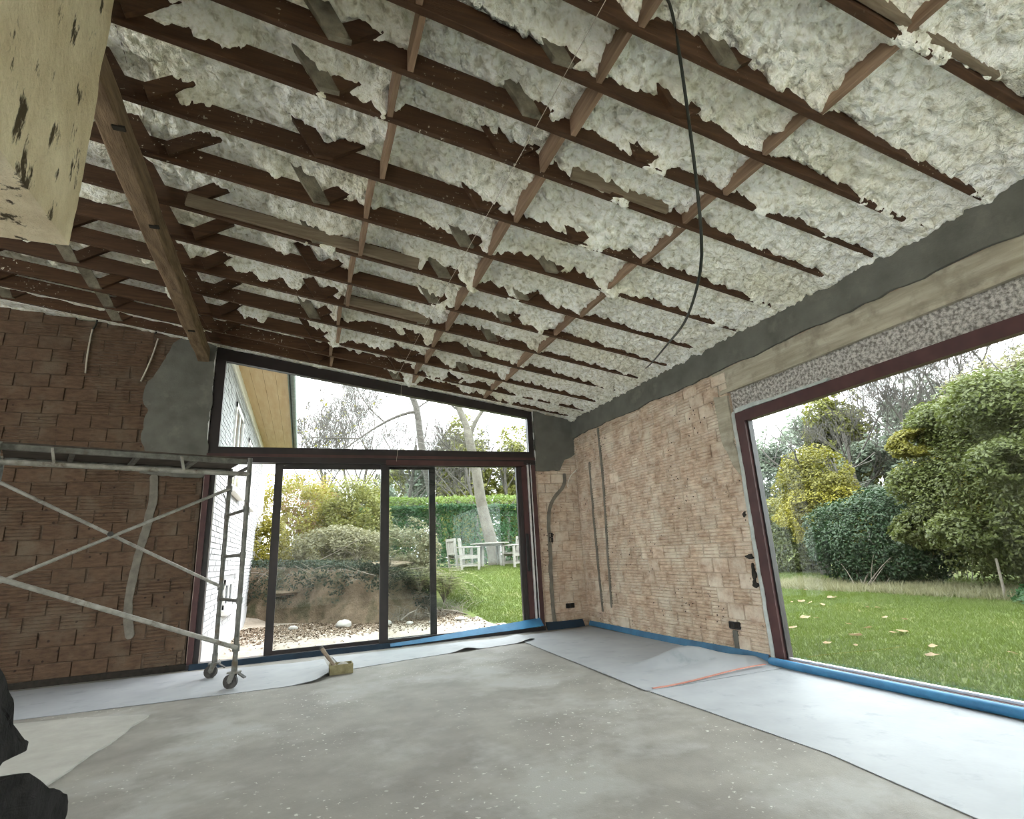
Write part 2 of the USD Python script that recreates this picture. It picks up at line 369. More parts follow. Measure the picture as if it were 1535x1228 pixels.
# window glass: mostly see-through with a mirror layer that grows towards grazing angles
K['glass'] = usdkit.material(stage, '/World/Looks/window_pane', {
    'l': ('layer_weight', {'blend': .5}), 'pw': ('math', {'math_type': 'power', 'value2': 4.0}), 'ma': ('math', {'math_type': 'multiply_add', 'value2': .8, 'value3': .036}),
    't': ('transparent_bsdf', {'color': (.86, .885, .88)}), 'gl': ('glossy_bsdf', {'roughness': 0.0, 'color': (1, 1, 1)}), 'mx': ('mix_closure', {})},
    [('l.facing', 'pw.value1'), ('pw.value', 'ma.value1'), ('ma.value', 'mx.fac'), ('t.BSDF', 'mx.closure1'), ('gl.BSDF', 'mx.closure2')], surface='mx.closure')
K['glass_door'] = usdkit.material(stage, '/World/Looks/door_pane', {
    'l': ('layer_weight', {'blend': .5}), 'pw': ('math', {'math_type': 'power', 'value2': 4.0}), 'ma': ('math', {'math_type': 'multiply_add', 'value2': .7, 'value3': .014}),
    't': ('transparent_bsdf', {'color': (.86, .885, .88)}), 'gl': ('glossy_bsdf', {'roughness': 0.0, 'color': (1, 1, 1)}), 'mx': ('mix_closure', {})},
    [('l.facing', 'pw.value1'), ('pw.value', 'ma.value1'), ('ma.value', 'mx.fac'), ('t.BSDF', 'mx.closure1'), ('gl.BSDF', 'mx.closure2')], surface='mx.closure')
K['fernbase'] = K['l_fern']


# ------------------------------------------------------------------ the room: ceiling plane, walls, floor
def zb(x):
    """underside of the truss chords"""
    return 3.27 - .153 * np.asarray(x, float)


def block(u0, u1, v0, v1, place, ribs, d, tilt, rnd):
    """one hollow clay block; place(u, v, depth) -> xyz, depth > 0 into the room"""
    if ribs:
        k = 4
        vs, ds = [v0], [d - .012]
        h = (v1 - v0) / k
        for i in range(k):
            a = v0 + i * h
            vs += [a + .12 * h, a + .30 * h, a + .80 * h, a + .96 * h]
            ds += [d - .011, d, d, d - .011]
        vs.append(v1)
        ds.append(d - .012)
        prof = [(v0, -.03)] + list(zip(vs, ds)) + [(v1, -.03)]
    else:
        prof = [(v0, -.03), (v0, d - .006), (v0 + .008, d), (v1 - .008, d), (v1, d - .006), (v1, -.03)]
    n = len(prof)
    V = [place(u0 + (.004 if p[1] > 0 else 0) + rnd * .0, p[0], p[1] - tilt) for p in prof] + [place(u1 - (.004 if p[1] > 0 else 0), p[0], p[1] + tilt) for p in prof]
    F = []
    for i in range(n - 1):
        F += [(i, i + 1, n + i + 1), (i, n + i + 1, n + i)]
    F += [(0, n, 2 * n - 1), (0, 2 * n - 1, n - 1)]
    for i in range(1, n - 1):
        F += [(0, i + 1, i), (n, n + i, n + i + 1)]
    m = trimesh.Trimesh(np.array(V), np.array(F), process=False)
    if m.volume < 0:
        m.invert()
    return m


def block_wall(parent, u0, u1, v0, vtop, place, material, bw, bh, seed, ribp, jag=None):
    r = np.random.default_rng(seed)
    row = 0
    v = v0
    while v < float(np.max(vtop([u0, u1]))) - .03:
        off = (bw / 2 if row % 2 else 0) + r.uniform(-.02, .02)
        u = u0 - off
        while u < u1:
            a, b = max(u, u0), min(u + bw - .006, u1)
            if jag and b > u1 - .02:
                b = u1 - abs(r.normal(0, jag))
            t = min(v + bh - .006, float(min(vtop([a, b]))))
            if r.random() < .22:
                b -= r.uniform(.006, .018)
            if b - a > .03 and t - v > .03:
                d = .012 + r.uniform(-.004, .006)
                rib = noise(np.array([[u * 1.5, v * 1.5, seed * 1.7]]))[0] + r.uniform(-.16, .16) > 1 - ribp
                obj('brick', block(a, b, v, t, place, rib, d, r.uniform(-.002, .002), r.random()), material, parent)
            u += bw
        v += bh
        row += 1


# floor
fl = obj('floor', box(-11, .25, -13, .32, -.10, 0), K['floor'], label='grey concrete screed floor with pale specks', kind='structure')
obj('screed_patch', roughen(extrude_on(poly_ragged([(-7.4, -1.95), (-6.36, -1.86), (-5.94, -1.95), (-5.34, -2.2), (-5.43, -3.05), (-5.52, -3.75), (-6.4, -4.4), (-7.6, -4.0)], .05, .03, 3), 'xy', -.02, .012), .0, 1), K['screed'], fl, label='paler screed patch with a raised edge')

# back wall (the wall with the sliding door)
wall_top_back = lambda u: 4.25 - .095 * (np.asarray(u, float) + 5.82)
wb = thing('wall_back', 'bare brick back wall around the sliding door', kind='structure')
obj('masonry', extrude_on(sg.Polygon([(-11, -.1), (-5.46, -.1), (-5.46, 4.2), (-11, 4.72)]), 'xz', .004, .30), K['mortar_dark'], wb)
obj('masonry', extrude_on(sg.Polygon([(-.735, -.1), (.25, -.1), (.25, 3.30), (-.735, 3.42)]), 'xz', .004, .30), K['mortar_light'], wb)
pl_back = lambda u, v, d: (u, .004 - d, v)
block_wall(wb, -8.25, -5.47, .06, wall_top_back, pl_back, K['brick2'], .34, .168, 5, .45, jag=.012)
block_wall(wb, -.72, -.002, .06, lambda u: 2.75 + 0 * np.asarray(u, float), pl_back, K['brick'], .243, .153, 6, .6)
obj('cement_render', roughen(extrude_on(poly_ragged([(-5.85, 4.22), (-5.455, 4.16), (-5.43, 2.5), (-5.43, 2.3), (-6.14, 2.35), (-6.11, 2.55), (-6.2, 2.78), (-6.18, 2.95), (-6.16, 3.17), (-6.24, 3.31), (-6.21, 3.44), (-6.11, 3.68), (-6.02, 3.87), (-5.95, 4.12)], .03, .035, 4), 'xz', -.034, .0), .0, 1), K['cement'], wb, label='smooth grey cement patch')
obj('cement_render', extrude_on(poly_ragged([(-.735, 3.40), (.0, 3.28), (.0, 2.68), (-.21, 2.59), (-.31, 2.42), (-.59, 2.40), (-.735, 2.41)], .03, .03, 8), 'xz', -.030, .0), K['cement'], wb, label='dark grey cement patch')
for k, pts in enumerate(([(-.22, 2.34), (-.31, 2.09), (-.5, 1.88), (-.57, 1.41), (-.59, .8), (-.57, .05)], [(-6.0, 2.3), (-6.02, 1.6), (-6.1, .9), (-6.05, .45)])):
    c = spline(pts, 30)
    g = sg.LineString(c).buffer(.028 if k == 0 else .045)
    obj('mortar_chase', extrude_on(poly_ragged(list(g.exterior.coords)[:-1], .03, .012, 11 + k), 'xz', -.023, .0), K['chase'], wb, label='dark mortar-filled cable chase')
obj('putty_edge', box(-5.458, -5.440, -.03, .06, 2.5, 4.14), K['whitestrip'], wb)
obj('putty_edge', box(-.738, -.725, -.03, .06, 2.5, 3.40), K['whitestrip'], wb)

# right wall (the wall with the big fixed window)
wr = thing('wall_right', 'bare brick right wall with concrete lintel over the big window', kind='structure')
WY0, WY1 = -3.64, -8.9  # window run beyond the view extended to light the hood
obj('masonry', box(.004, .25, -3.60, .004, -.1, 3.6), K['mortar_light'], wr)
obj('masonry', box(.0, .25, -13, WY1, -.1, 3.6), K['mortar'], wr)
obj('masonry', box(.004, .25, WY1, -3.60, 2.95, 3.6), K['mortar'], wr)
pl_right = lambda u, v, d: (.004 - d, u, v)
block_wall(wr, -3.60, -.004, .06, lambda u: 2.93 + 0 * np.asarray(u, float), pl_right, K['brick'], .243, .153, 9, .66, jag=.03)
obj('lintel', roughen(box(.03, .25, WY1, -3.58, 2.45, 2.705), .008, 30, 3, .1), K['pebble'], wr, smooth=40, label='pebbly grey concrete lintel')
obj('concrete_beam', roughen(box(-.002, .25, WY1, -3.40, 2.70, 2.96), .006, 7, 5, .1), K['concrete_beam'], wr, smooth=40, label='board-marked tan concrete beam')
obj('beam_edge', box(-.022, .02, WY1, -3.50, 2.690, 2.735), K['concrete_beam'], wr, label='pale ledge under the beam')
yy = np.linspace(.0, -13, 200)
lowz = 2.965 + .03 * (fbm(np.c_[yy * 2.2, yy * 0, yy * 0], 4, 3) - .5) * 2 + .03 * (fbm(np.c_[yy * 9, yy * 0, yy * 0], 2, 4) - .5)
obj('cement_render', roughen(extrude_on(sg.Polygon(list(zip(yy, lowz)) + [(-13, 3.5), (0, 3.5)]), 'yz', -.032, .0), .0, 1), K['cement'], wr, label='dark grey cement band under the ceiling')
for k, pts in enumerate(([(-.85, 2.93), (-.84, 1.73), (-.79, .9), (-.77, .32)], [(-.50, 2.45), (-.48, 1.5), (-.51, .25)])):
    g = sg.LineString(spline(pts, 26)).buffer(.021)
    obj('mortar_chase', extrude_on(poly_ragged(list(g.exterior.coords)[:-1], .03, .010, 21 + k), 'yz', -.020, .0), K['chase'], wr, label='dark mortar-filled cable chase')
gp = sg.Polygon([(-3.60, 2.66), (-3.40, 2.70), (-3.42, 2.2), (-3.52, 1.9), (-3.60, 1.8)])
obj('putty_patch', extrude_on(poly_ragged(list(gp.exterior.coords)[:-1], .03, .025, 31), 'yz', -.024, .0), K['concrete_beam'], wr)
obj('putty_edge', extrude_on(poly_ragged([(-3.645, .0), (-3.60, .0), (-3.60, 2.46), (-3.645, 2.46)], .03, .012, 33), 'yz', -.006, .06), K['putty'], wr)
for k, (y, z, wy, wz) in enumerate(((-3.555, 1.93, .03, .05), (-3.57, 1.40, .02, .03), (-3.545, .98, .045, .022), (-3.57, .84, .022, .07), (-3.56, .72, .03, .03))):
    g = [(y + wy * math.cos(t) * (1 + .35 * math.sin(3 * t + k)), z + wz * math.sin(t) * (1 + .3 * math.cos(2 * t + k))) for t in np.linspace(0, 6.28, 14)[:-1]]
    obj('broken_cavity', extrude_on(poly_ragged(g, .012, .022, 40 + k), 'yz', -.0235, .0), K['hole'], wr)  # flat dark slabs painted as the shade inside broken brick cells
# unseen rest of the shell; openings and white faces added for daylight
wl = thing('wall_left', 'unseen left wall, its wide opening and white faces added for daylight', kind='structure')
obj('masonry', box(-11.2, -11, -4.0, .3, -.1, 5.2), K['newplaster'], wl)
obj('masonry', box(-11.2, -11, -13, -4.0, 4.82, 5.2), K['newplaster'], wl)
rear = thing('wall_rear', 'rear wall behind the camera, its left opening and white faces added for daylight', kind='structure')
obj('masonry', box(-5.7, .25, -13.2, -13, -.1, 5.2), K['newplaster'], rear)
obj('masonry', box(-11.2, -5.7, -13.2, -13, 4.1, 5.2), K['newplaster'], rear)
roof = obj('roof', extrude_on(sg.Polygon([(-11.2, 5.42), (1.6, 3.77), (1.6, 3.97), (-11.2, 5.62)]), 'xz', -13.2, .4), K['timber'], kind='structure', label='roof deck above the foam')  # eave past the right wall added to cut sky light at the window
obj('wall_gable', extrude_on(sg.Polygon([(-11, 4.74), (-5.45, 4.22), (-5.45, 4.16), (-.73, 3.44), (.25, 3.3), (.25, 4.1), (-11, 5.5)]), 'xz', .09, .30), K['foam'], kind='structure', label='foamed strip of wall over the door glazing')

# ------------------------------------------------------------------ trusses, noggins, foam ceiling
TY = [-.185, -.60, -1.10, -1.672, -2.22, -2.77, -3.315, -3.905, -4.435, -5.03, -5.405, -5.80, -6.17, -6.68, -7.22, -7.76, -8.30, -8.84]
NX = [(-3.80, .022), (-2.75, .004), (-1.56, .010)]          # rows of noggins: x at y=-5 and drift
depth_x = np.array([-11, -6.2, -5.3, -4.2, -3.2, -2.75, -2.0, -1.56, -1.0, -.5, 0])
depth_d = np.array([.40, .40, .37, .31, .245, .215, .175, .135, .102, .078, .045])
foam_d = lambda x: np.interp(x, depth_x, depth_d)
ordinal = ['first', 'second', 'third', 'fourth', 'fifth', 'sixth', 'seventh', 'eighth', 'ninth', 'tenth', 'eleventh', 'twelfth', 'thirteenth', 'fourteenth', 'fifteenth', 'sixteenth', 'seventeenth', 'eighteenth']
SISTER = {6: (-5.25, -3.3), 9: (-2.55, -1.75), 11: (-5.2, -4.22), 4: (-3.9, -2.95), 13: (-1.9, -.9)}


def web(y, xa, za, xb, zb_, w=.125, t=.04):
    """a web member lying against the camera side of a chord"""
    d = np.array([xb - xa, zb_ - za])
    d /= np.linalg.norm(d)
    n = np.array([-d[1], d[0]])
    if n[1] < 0:
        n = -n
    q = [(xa, za), (xb, zb_), (xb + n[0] * w, zb_ + n[1] * w), (xa + n[0] * w * .35 - d[0] * .02, za + n[1] * w)]
    return extrude_on(sg.Polygon(q).buffer(0), 'xz', y - .058, y - .021)


for i, y in enumerate(TY):
    r = np.random.default_rng(100 + i)
    x0, x1 = -9.6, .0
    t = thing('roof_truss', f'dark timber roof truss, {ordinal[i]} from the window wall' + (', with a grey plank on its chord' if i in SISTER else ''), 'roof truss', (-4.8, y, 4.0), 'roof trusses')
    dz = r.uniform(-.006, .006)
    obj('bottom_chord', plank((x0, y, zb(x0) + .08 + dz), (x1, y, zb(x1) + .08 + dz), .042, .158, wob=.004, seed=i, n=24, b=.003), K['timber'], t)
    if y < -8.9:
        continue
    sgn = 0
    for k, xn in enumerate((-7.7, -6.55, -5.40, -5.31, -4.17, -3.02, -2.2)):
        xn = xn + r.uniform(-.03, .03)
        z = float(zb(xn)) + .015
        if xn not in () and k not in (2,):
            L = .78
            obj('web', web(y, xn + .05, z + .0, xn + .05 + L * math.cos(.61), z + L * math.sin(.61)), K['timber'], t)
        if k != 3:
            # descending member: comes down from the upper left to the node
            xe = xn - .06
            H = .62
            n_ = np.array([math.sin(1.02), math.cos(1.02)])
            q = [(xe, z), (xe - H * math.cos(1.02), z + H * math.sin(1.02)), (xe - H * math.cos(1.02) + .15, z + H * math.sin(1.02)), (xe + .12, z)]
            coat = xn < -6 or (k >= 4 and r.random() < (.7 if i < 8 else .3))
            obj('web', extrude_on(sg.Polygon(q), 'xz', y - .058, y - .021), K['foam_thin' if coat else 'timber'], t, label='web coated with thin foam' if coat else None)
    if i in SISTER:
        a, b = SISTER[i]
        obj('sister_plank', plank((a, y - .045, zb(a) + .075), (b, y - .045, zb(b) + .075), .035, .11, b=.003), K['timber_grey'], t, label='grey weathered plank along the chord')
for j, (xr, dr) in enumerate(NX):
    rowname = ('left', 'middle', 'right')[j]
    for i in range(len(TY) - 2):
        ya, yb = TY[i + 1], TY[i]
        r = np.random.default_rng(300 + j * 40 + i)
        s = -.022 if i % 2 else .022
        x = xr - dr * ((ya + yb) / 2 + 5.0) * 1.6 + s * .9 + r.uniform(-.008, .008)
        zc = float(zb(x)) + .006
        h = .15 if j < 2 else .11
        obj('noggin', plank((x, ya + .022, zc + h / 2), (x, yb - .022, zc + h / 2), .036, h, b=.003, wob=.003, seed=i + 50 * j), K['noggin'],
            label=f'short timber noggin, {rowname} row, between {ordinal[i]} and {ordinal[i+1]} trusses from window wall', cat='noggin', group=f'noggins of the {rowname} row')

# main beam under the trusses
bm = thing('ceiling_beam', 'heavy rough-sawn brown timber beam carrying the trusses along the left of the room', 'beam', (-5.45, -4, 3.9))
bt = plank((-5.405, -4.65 - 3.6, 3.985), (-5.585, .0, 3.985), .135, .20, wob=.014, seed=77, n=60, b=.012)
obj('timber', bt, K['beam'], bm)
for k, y in enumerate((-4.42, -3.3, -2.2, -1.1)):
    x = -5.45 - .0387 * (y + 4.65) / 1
    obj('strap', box(x + .0 - .0, x + .07, y - .02, y + .02, 3.876, 3.89), K['hole'], bm)

# sprayed foam: one panel per bay and per field between the noggin rows
ceil = thing('ceiling', 'cream sprayed foam insulation between the roof trusses', kind='structure')
xs_cuts = [-11.0, -5.45, -3.80, -2.75, -1.56, .02]
ys_cuts = [.10] + TY + [-13.0]


from scipy.spatial import cKDTree
_r = np.random.default_rng(19)
TREES, RAD, LR = [], [], (.085, .043)
for n_ in (130, 560):
    pts_ = np.c_[_r.uniform(-11.2, .2, int(11.4 * 13.3 * n_)), _r.uniform(-13.1, .2, int(11.4 * 13.3 * n_))]
    TREES.append(cKDTree(pts_))
    RAD.append(_r.random(len(pts_)))


def foam_z(X, Y):
    P = np.stack([X, Y, 0 * X], -1)
    d = foam_d(X) - .02
    w = .03 * (fbm(P * 2.1, 3, 1) - .5)
    warp = (np.stack([fbm(P * 5, 2, 21), fbm(P * 5, 2, 22), 0 * X], -1) - .5) * .12
    amp = np.interp(X, [-11, -5, -2.5, -1, 0], [.85, 1.0, 1.0, .8, .6])
    def lump(k):                                              # rounded blobs with sharp creases between them: 0 in the creases, 1 on the crowns
        q = np.stack([X + warp[..., 0] * .35, Y + warp[..., 1] * .35], -1)
        dd, ii = TREES[k].query(q)
        R_ = LR[k] * (.75 + .6 * RAD[k][ii])
        return np.sqrt(np.clip(1.02 - (dd / R_) ** 2, 0, 1)) * (.55 + .9 * RAD[k][(ii * 7 + 3) % len(RAD[k])])
    z = zb(X) + d + w + amp * (.045 - .052 * lump(0) - .034 * lump(1) - .010 * noise(P * 45, 33))
    # near the chords and the noggins the foam runs down their sides in scallops
    ty = np.array(TY)
    dist = np.abs(Y[..., None] - ty).min(-1)
    side = np.clip(fbm(np.stack([X * 3.3, np.round(Y * 3) * 1.7, 0 * X], -1), 3, 41) - .40, 0, 1) * 2.2
    z -= np.exp(-(dist / .055) ** 2) * d * np.clip(side, 0, .75)
    for xr, dr in NX:
        dx = np.abs(X - (xr - dr * (Y + 5) * 1.6))
        z -= np.exp(-(dx / .09) ** 2) * d * .33 * np.clip(fbm(P * 4, 2, 43) * 1.6 - .3, 0, 1)
    for xn in (-4.17, -3.02, -2.2):
        for yt in TY:
            k_ = noise(np.array([[xn * 3.7, yt * 5.1, 2.0]]))[0]
            near = np.abs(Y - yt - .02) < .2
            if near.any():
                z = np.where(near, z - (.01 + (.09 if xn < -2.5 else .02) * k_) * np.exp(-((X - xn - .10) / .26) ** 2 - ((Y - yt + .03) / .10) ** 2), z)
    # meets the right wall and the back wall
    z -= .05 * np.exp(-((X - 0) / .10) ** 2) * (fbm(P * 6, 3, 51))
    z = np.where(Y > -.16, np.minimum(z, zb(X) + .06 * (fbm(P * 9, 3, 61) - .1)), z)
    z = np.where((Y > -.5) & (X < -5.45), np.minimum(z, zb(X) + .10 + .05 * fbm(P * 7, 2, 62)), z)
    return z


for i in range(len(ys_cuts) - 1):
    yb, ya = ys_cuts[i], ys_cuts[i + 1]
    for j in range(len(xs_cuts) - 1):
        xa, xb = xs_cuts[j], xs_cuts[j + 1]
        st = .0135 if (ya > -7.3 and xa > -6) else .035
        if ya < -8.4:
            st = .12
        nx, ny = max(3, int((xb - xa) / st)), max(3, int((yb - ya) / st))
        X, Y = np.meshgrid(np.linspace(xa, xb, nx), np.linspace(ya, yb, ny), indexing='ij')
        Zf = foam_z(X, Y)
        v = np.stack([X, Y, Zf], -1).reshape(-1, 3)
        a = (np.arange(nx - 1)[:, None] * ny + np.arange(ny - 1)[None]).ravel()
        q = np.stack([a, a + 1, a + ny + 1, a + ny], 1)
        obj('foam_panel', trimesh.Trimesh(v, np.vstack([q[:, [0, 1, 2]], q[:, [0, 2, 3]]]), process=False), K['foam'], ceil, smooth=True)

# ------------------------------------------------------------------ window over the door, sliding door, big right window
w1 = thing('window_1', 'sloping fixed top window above the sliding door', kind='structure')
xl, xr_ = -5.435, -.745
htop = lambda x: 4.115 + (x - xl) * (3.395 - 4.115) / (xr_ - xl)
obj('head', extrude_on(sg.Polygon([(xl, htop(xl)), (xr_, htop(xr_)), (xr_, htop(xr_) - .125), (xl, htop(xl) - .175)]), 'xz', -.01, .08), K['frame'], w1)
obj('jamb', box(xl, -5.31, -.008, .08, 2.56, htop(xl) - .15), K['frame'], w1)
obj('jamb', box(-.83, xr_, -.008, .08, 2.56, htop(xr_) - .1), K['frame'], w1)
obj('sill', box(xl, xr_, -.012, .08, 2.63, 2.71), K['frame'], w1)
obj('pane', extrude_on(sg.Polygon([(-5.31, 2.71), (-.83, 2.71), (-.83, htop(-.83) - .125), (-5.31, htop(-5.31) - .17)]), 'xz', .03, .038), K['glass_door'], w1)
d1 = thing('door_1', 'dark two-panel sliding glass door, left part standing open', kind='structure')
obj('head_track', box(xl, -.745, -.03, .12, 2.50, 2.632), K['frame'], d1)
obj('head_board', box(-3.12, -.95, -.035, .0, 2.475, 2.55), K['burgundy'], d1, label='burgundy head board')
obj('head_board', box(xl, -.745, -.036, -.028, 2.575, 2.615), K['burgundy'], d1)
obj('bottom_track', box(xl, -.745, -.04, .13, .0, .055), K['frame'], d1)
obj('jamb', box(xl, -5.375, -.03, .12, .0, 2.56), K['burgundy'], d1)
obj('jamb', box(-5.375, -5.315, -.0, .12, .0, 2.56), K['frame'], d1)
obj('jamb', box(-1.03, -.89, .0, .12, .0, 2.56), K['frame'], d1)
obj('jamb_cover', box(-.985, -.90, -.02, .0, .05, 2.5), K['burgundy'], d1, label='burgundy jamb cover')
obj('silver_strip', box(-.895, -.865, -.03, .0, .05, 2.53), K['silver'], d1)
obj('jamb_cover', box(-.865, -.835, -.02, .0, .05, 2.53), K['frame'], d1)
obj('silver_strip', box(-.835, -.822, -.03, .0, .05, 2.53), K['silver'], d1)
obj('jamb_cover', box(-.822, -.745, -.018, .05, .0, 2.56), K['burgundy'], d1)
pan = obj('sliding_panel', cat_([box(-4.605, -4.505, .075, .115, .05, 2.5), box(-2.465, -2.375, .075, .115, .05, 2.5), box(-4.51, -2.46, .075, .115, 2.43, 2.5), box(-4.51, -2.46, .075, .115, .05, .10)]), K['frame'], d1, label='outer panel pushed away from the left jamb')
obj('pane', box(-4.505, -2.465, .092, .098, .10, 2.43), K['glass_door'], pan)
pan = obj('sliding_panel', cat_([box(-3.185, -3.09, .005, .06, .05, 2.5), box(-3.09, -3.065, .02, .06, .05, 2.5), box(-1.07, -1.03, .005, .06, .05, 2.5), box(-3.09, -1.03, .005, .06, 2.465, 2.5), box(-3.09, -1.03, .005, .06, .05, .095)]), K['frame'], d1, label='inner panel on the right')
obj('pane', box(-3.065, -1.07, .03, .036, .095, 2.465), K['glass_door'], pan)
obj('handle', bevel(-.985, -.93, -.045, -.018, .86, 1.42, .01), K['black'], d1, label='black recessed pull handle')

w2 = thing('window_2', 'large fixed picture window with dark red-brown frame', kind='structure')
obj('jamb', box(.0, .08, -3.755, WY0, .062, 2.34), K['burgundy'], w2)
obj('jamb', box(.03, .09, -3.775, -3.745, .06, 2.34), K['frame'], w2)
obj('jamb', box(.0, .08, WY1, WY1 + .11, .062, 2.34), K['burgundy'], w2)
obj('head', box(.0, .08, WY1, WY0, 2.34, 2.45), K['burgundy'], w2)
obj('sill', box(-.004, .08, WY1, WY0, .0, .062), K['burgundy'], w2)
obj('glazing_bead', box(.03, .07, WY1 + .1, -3.75, .062, .078), K['silver'], w2)
obj('pane', box(.05, .058, WY1 + .1, -3.75, .07, 2.345), K['glass'], w2)
obj('foam_edge', extrude_on(poly_ragged([(-3.66, 2.452), (-4.75, 2.452), (-4.78, 2.475), (-4.2, 2.478), (-3.66, 2.50)], .03, .01, 5), 'yz', -.012, .03), K['putty'], w2, label='pale green-grey foam edge over the window head')

# sockets and loose cables on the walls
def socket(name, label, c, axis, n, horizontal=True):
    t = thing(name, label, 'socket box', c)
    s = .062
    rims, holes = [], []
    for k in range(n):
        o = (k - (n - 1) / 2) * (s + .012)
        du, dv = (o, 0) if horizontal else (0, o)
        if axis == 'x':
            rims.append(cat_([box(c[0] - .024, c[0], c[1] + du - s / 2, c[1] + du + s / 2, c[2] + dv + q * s / 2 - .005, c[2] + dv + q * s / 2 + .005) for q in (-1, 1)] + [box(c[0] - .024, c[0], c[1] + du + q * s / 2 - .005, c[1] + du + q * s / 2 + .005, c[2] + dv - s / 2, c[2] + dv + s / 2) for q in (-1, 1)]))
            holes.append(box(c[0] - .0195, c[0], c[1] + du - s / 2, c[1] + du + s / 2, c[2] + dv - s / 2, c[2] + dv + s / 2))
        else:
            rims.append(cat_([box(c[0] + du - s / 2, c[0] + du + s / 2, c[1] - .024, c[1], c[2] + dv + q * s / 2 - .005, c[2] + dv + q * s / 2 + .005) for q in (-1, 1)] + [box(c[0] + du + q * s / 2 - .005, c[0] + du + q * s / 2 + .005, c[1] - .024, c[1], c[2] + dv - s / 2, c[2] + dv + s / 2) for q in (-1, 1)]))
            holes.append(box(c[0] + du - s / 2, c[0] + du + s / 2, c[1] - .0195, c[1], c[2] + dv - s / 2, c[2] + dv + s / 2))
    for m in rims:
        obj('box_rim', m, K['black'], t)
    for m in holes:
        obj('box_back', m, K['hole'], t)


socket('socket_box', 'double black empty socket box low on the right wall near the big window', (.0, -3.19, .305), 'x', 2)
socket('socket_box', 'upright pair of black empty socket boxes right of the sliding door', (-.55, .0, 1.345), 'y', 2, False)
socket('socket_box', 'low pair of black socket boxes near the back right corner', (-.30, .0, .31), 'y', 2)
obj('mortar_smear', extrude_on(poly_ragged([(-3.22, .26), (-3.15, .26), (-3.16, .06), (-3.21, .06)], .02, .01, 71), 'yz', -.022, 0), K['cement'], wr)
tw = thing('wire_end', 'two white wire ends curving out of the back wall near the corner', 'cable', (-.1, -.03, 2.3))
for a in (0, .025):
    obj('wire', tube(spline([(-.20 + a * .3, -.05, 2.14 - a), (-.17, -.06, 2.26), (-.10, -.06, 2.35), (-.0, -.04, 2.40 + a), (.03, -.03, 2.41 + a)], 16), .006, 6), K['wire'], tw, smooth=True)
for k, (pts, lab) in enumerate(([[(-6.87, -.03, 4.22), (-6.88, -.03, 3.98), (-6.87, -.028, 3.62)], 'thin pale cable end running down the brick at the left of the photo'],
                                [[(-6.14, -.03, 4.16), (-6.2, -.03, 3.81), (-6.27, -.028, 3.55)], 'thin pale cable end beside the grey cement patch'])):
    obj('loose_cable', tube(spline(pts, 10), .010, 6), K['string'], smooth=True, label=lab, cat='cable')
for k, (x, lab) in enumerate(((-6.84, 'short dark cable dropping out of the foam strip at the left'), (-6.16, 'short dark cable dropping out of the foam strip beside the beam'))):
    obj('cable_stub', tube(spline([(x, -.06, 4.42), (x + .01, -.05, 4.32), (x - .02, -.035, 4.22)], 8), .010, 6), K['cable'], smooth=True, label=lab, cat='cable')
obj('hanging_cable', tube(spline([(-2.694, -6.358, 3.69), (-2.716, -6.392, 3.60), (-2.73, -6.413, 3.246), (-2.707, -6.378, 2.887), (-2.676, -6.329, 2.588), (-2.618, -6.239, 2.389), (-2.497, -6.051, 2.34), (-2.27, -5.699, 2.368), (-1.908, -5.135, 2.516), (-1.169, -3.985, 2.861), (-.261, -2.573, 3.31)], 70), .0072, 8), K['cable'], smooth=True, label='black cable sagging from the ceiling timbers down to the top of the right wall', cat='cable')
st = [(-2.98 + (y + 5.8) * -.012, y, float(zb(-2.98)) - .035 - .012 * math.sin((y + 6.4) * 1.1)) for y in np.linspace(-6.35, -.45, 24)]
obj('string_line', tube(st, .0022, 4), K['string'], label='thin pale string stretched under the trusses beside the middle noggin row', cat='string')
obj('string_end', tube(spline([(-2.93, -.185, 3.73), (-2.94, -.20, 3.3), (-2.97, -.21, 2.80), (-3.0, -.21, 2.50)], 12), .0022, 4), K['string'], label='thin pale string hanging down in front of the top window', cat='string')

# ------------------------------------------------------------------ chimney hood and broken pier at the left
hd = obj('chimney_hood', roughen(box(-7.6, -5.195, -10.6, -5.37, 2.50, 4.6), .010, 5, 91, .12), K['plaster'], smooth=50, label='chipped cream plastered masonry block hanging down at the upper left', cat='masonry block')

obj('wall_partition', box(-11, -6.1, -5.9, -5.66, -.05, 4.95), K['newplaster'], kind='structure', label='partition wall out of view behind the plastered block')  # added out of view to block daylight from the left zone
obj('chimney_back', box(-7.6, -6.1, -10.6, -5.9, .0, 2.49), K['newplaster'], kind='structure', label='rough masonry back below the plastered block')  # added out of view to keep the hood underside dim


def stone(outline, x0, x1, seed, amp=.03):
    m = roughen(extrude_on(sg.Polygon(outline).buffer(.0), 'yz', x0, x1), 0, 1)
    v, f = trimesh.remesh.subdivide_to_size(m.vertices, m.faces, .05)
    m = trimesh.Trimesh(v, f)
    m.merge_vertices()
    c = np.array([(x0 + x1) / 2, 0, 0])
    m.vertices = m.vertices + (np.stack([fbm(m.vertices * 6, 3, seed + k) for k in range(3)], 1) - .5) * 2 * amp * np.array([1.6, .35, .35])
    return m


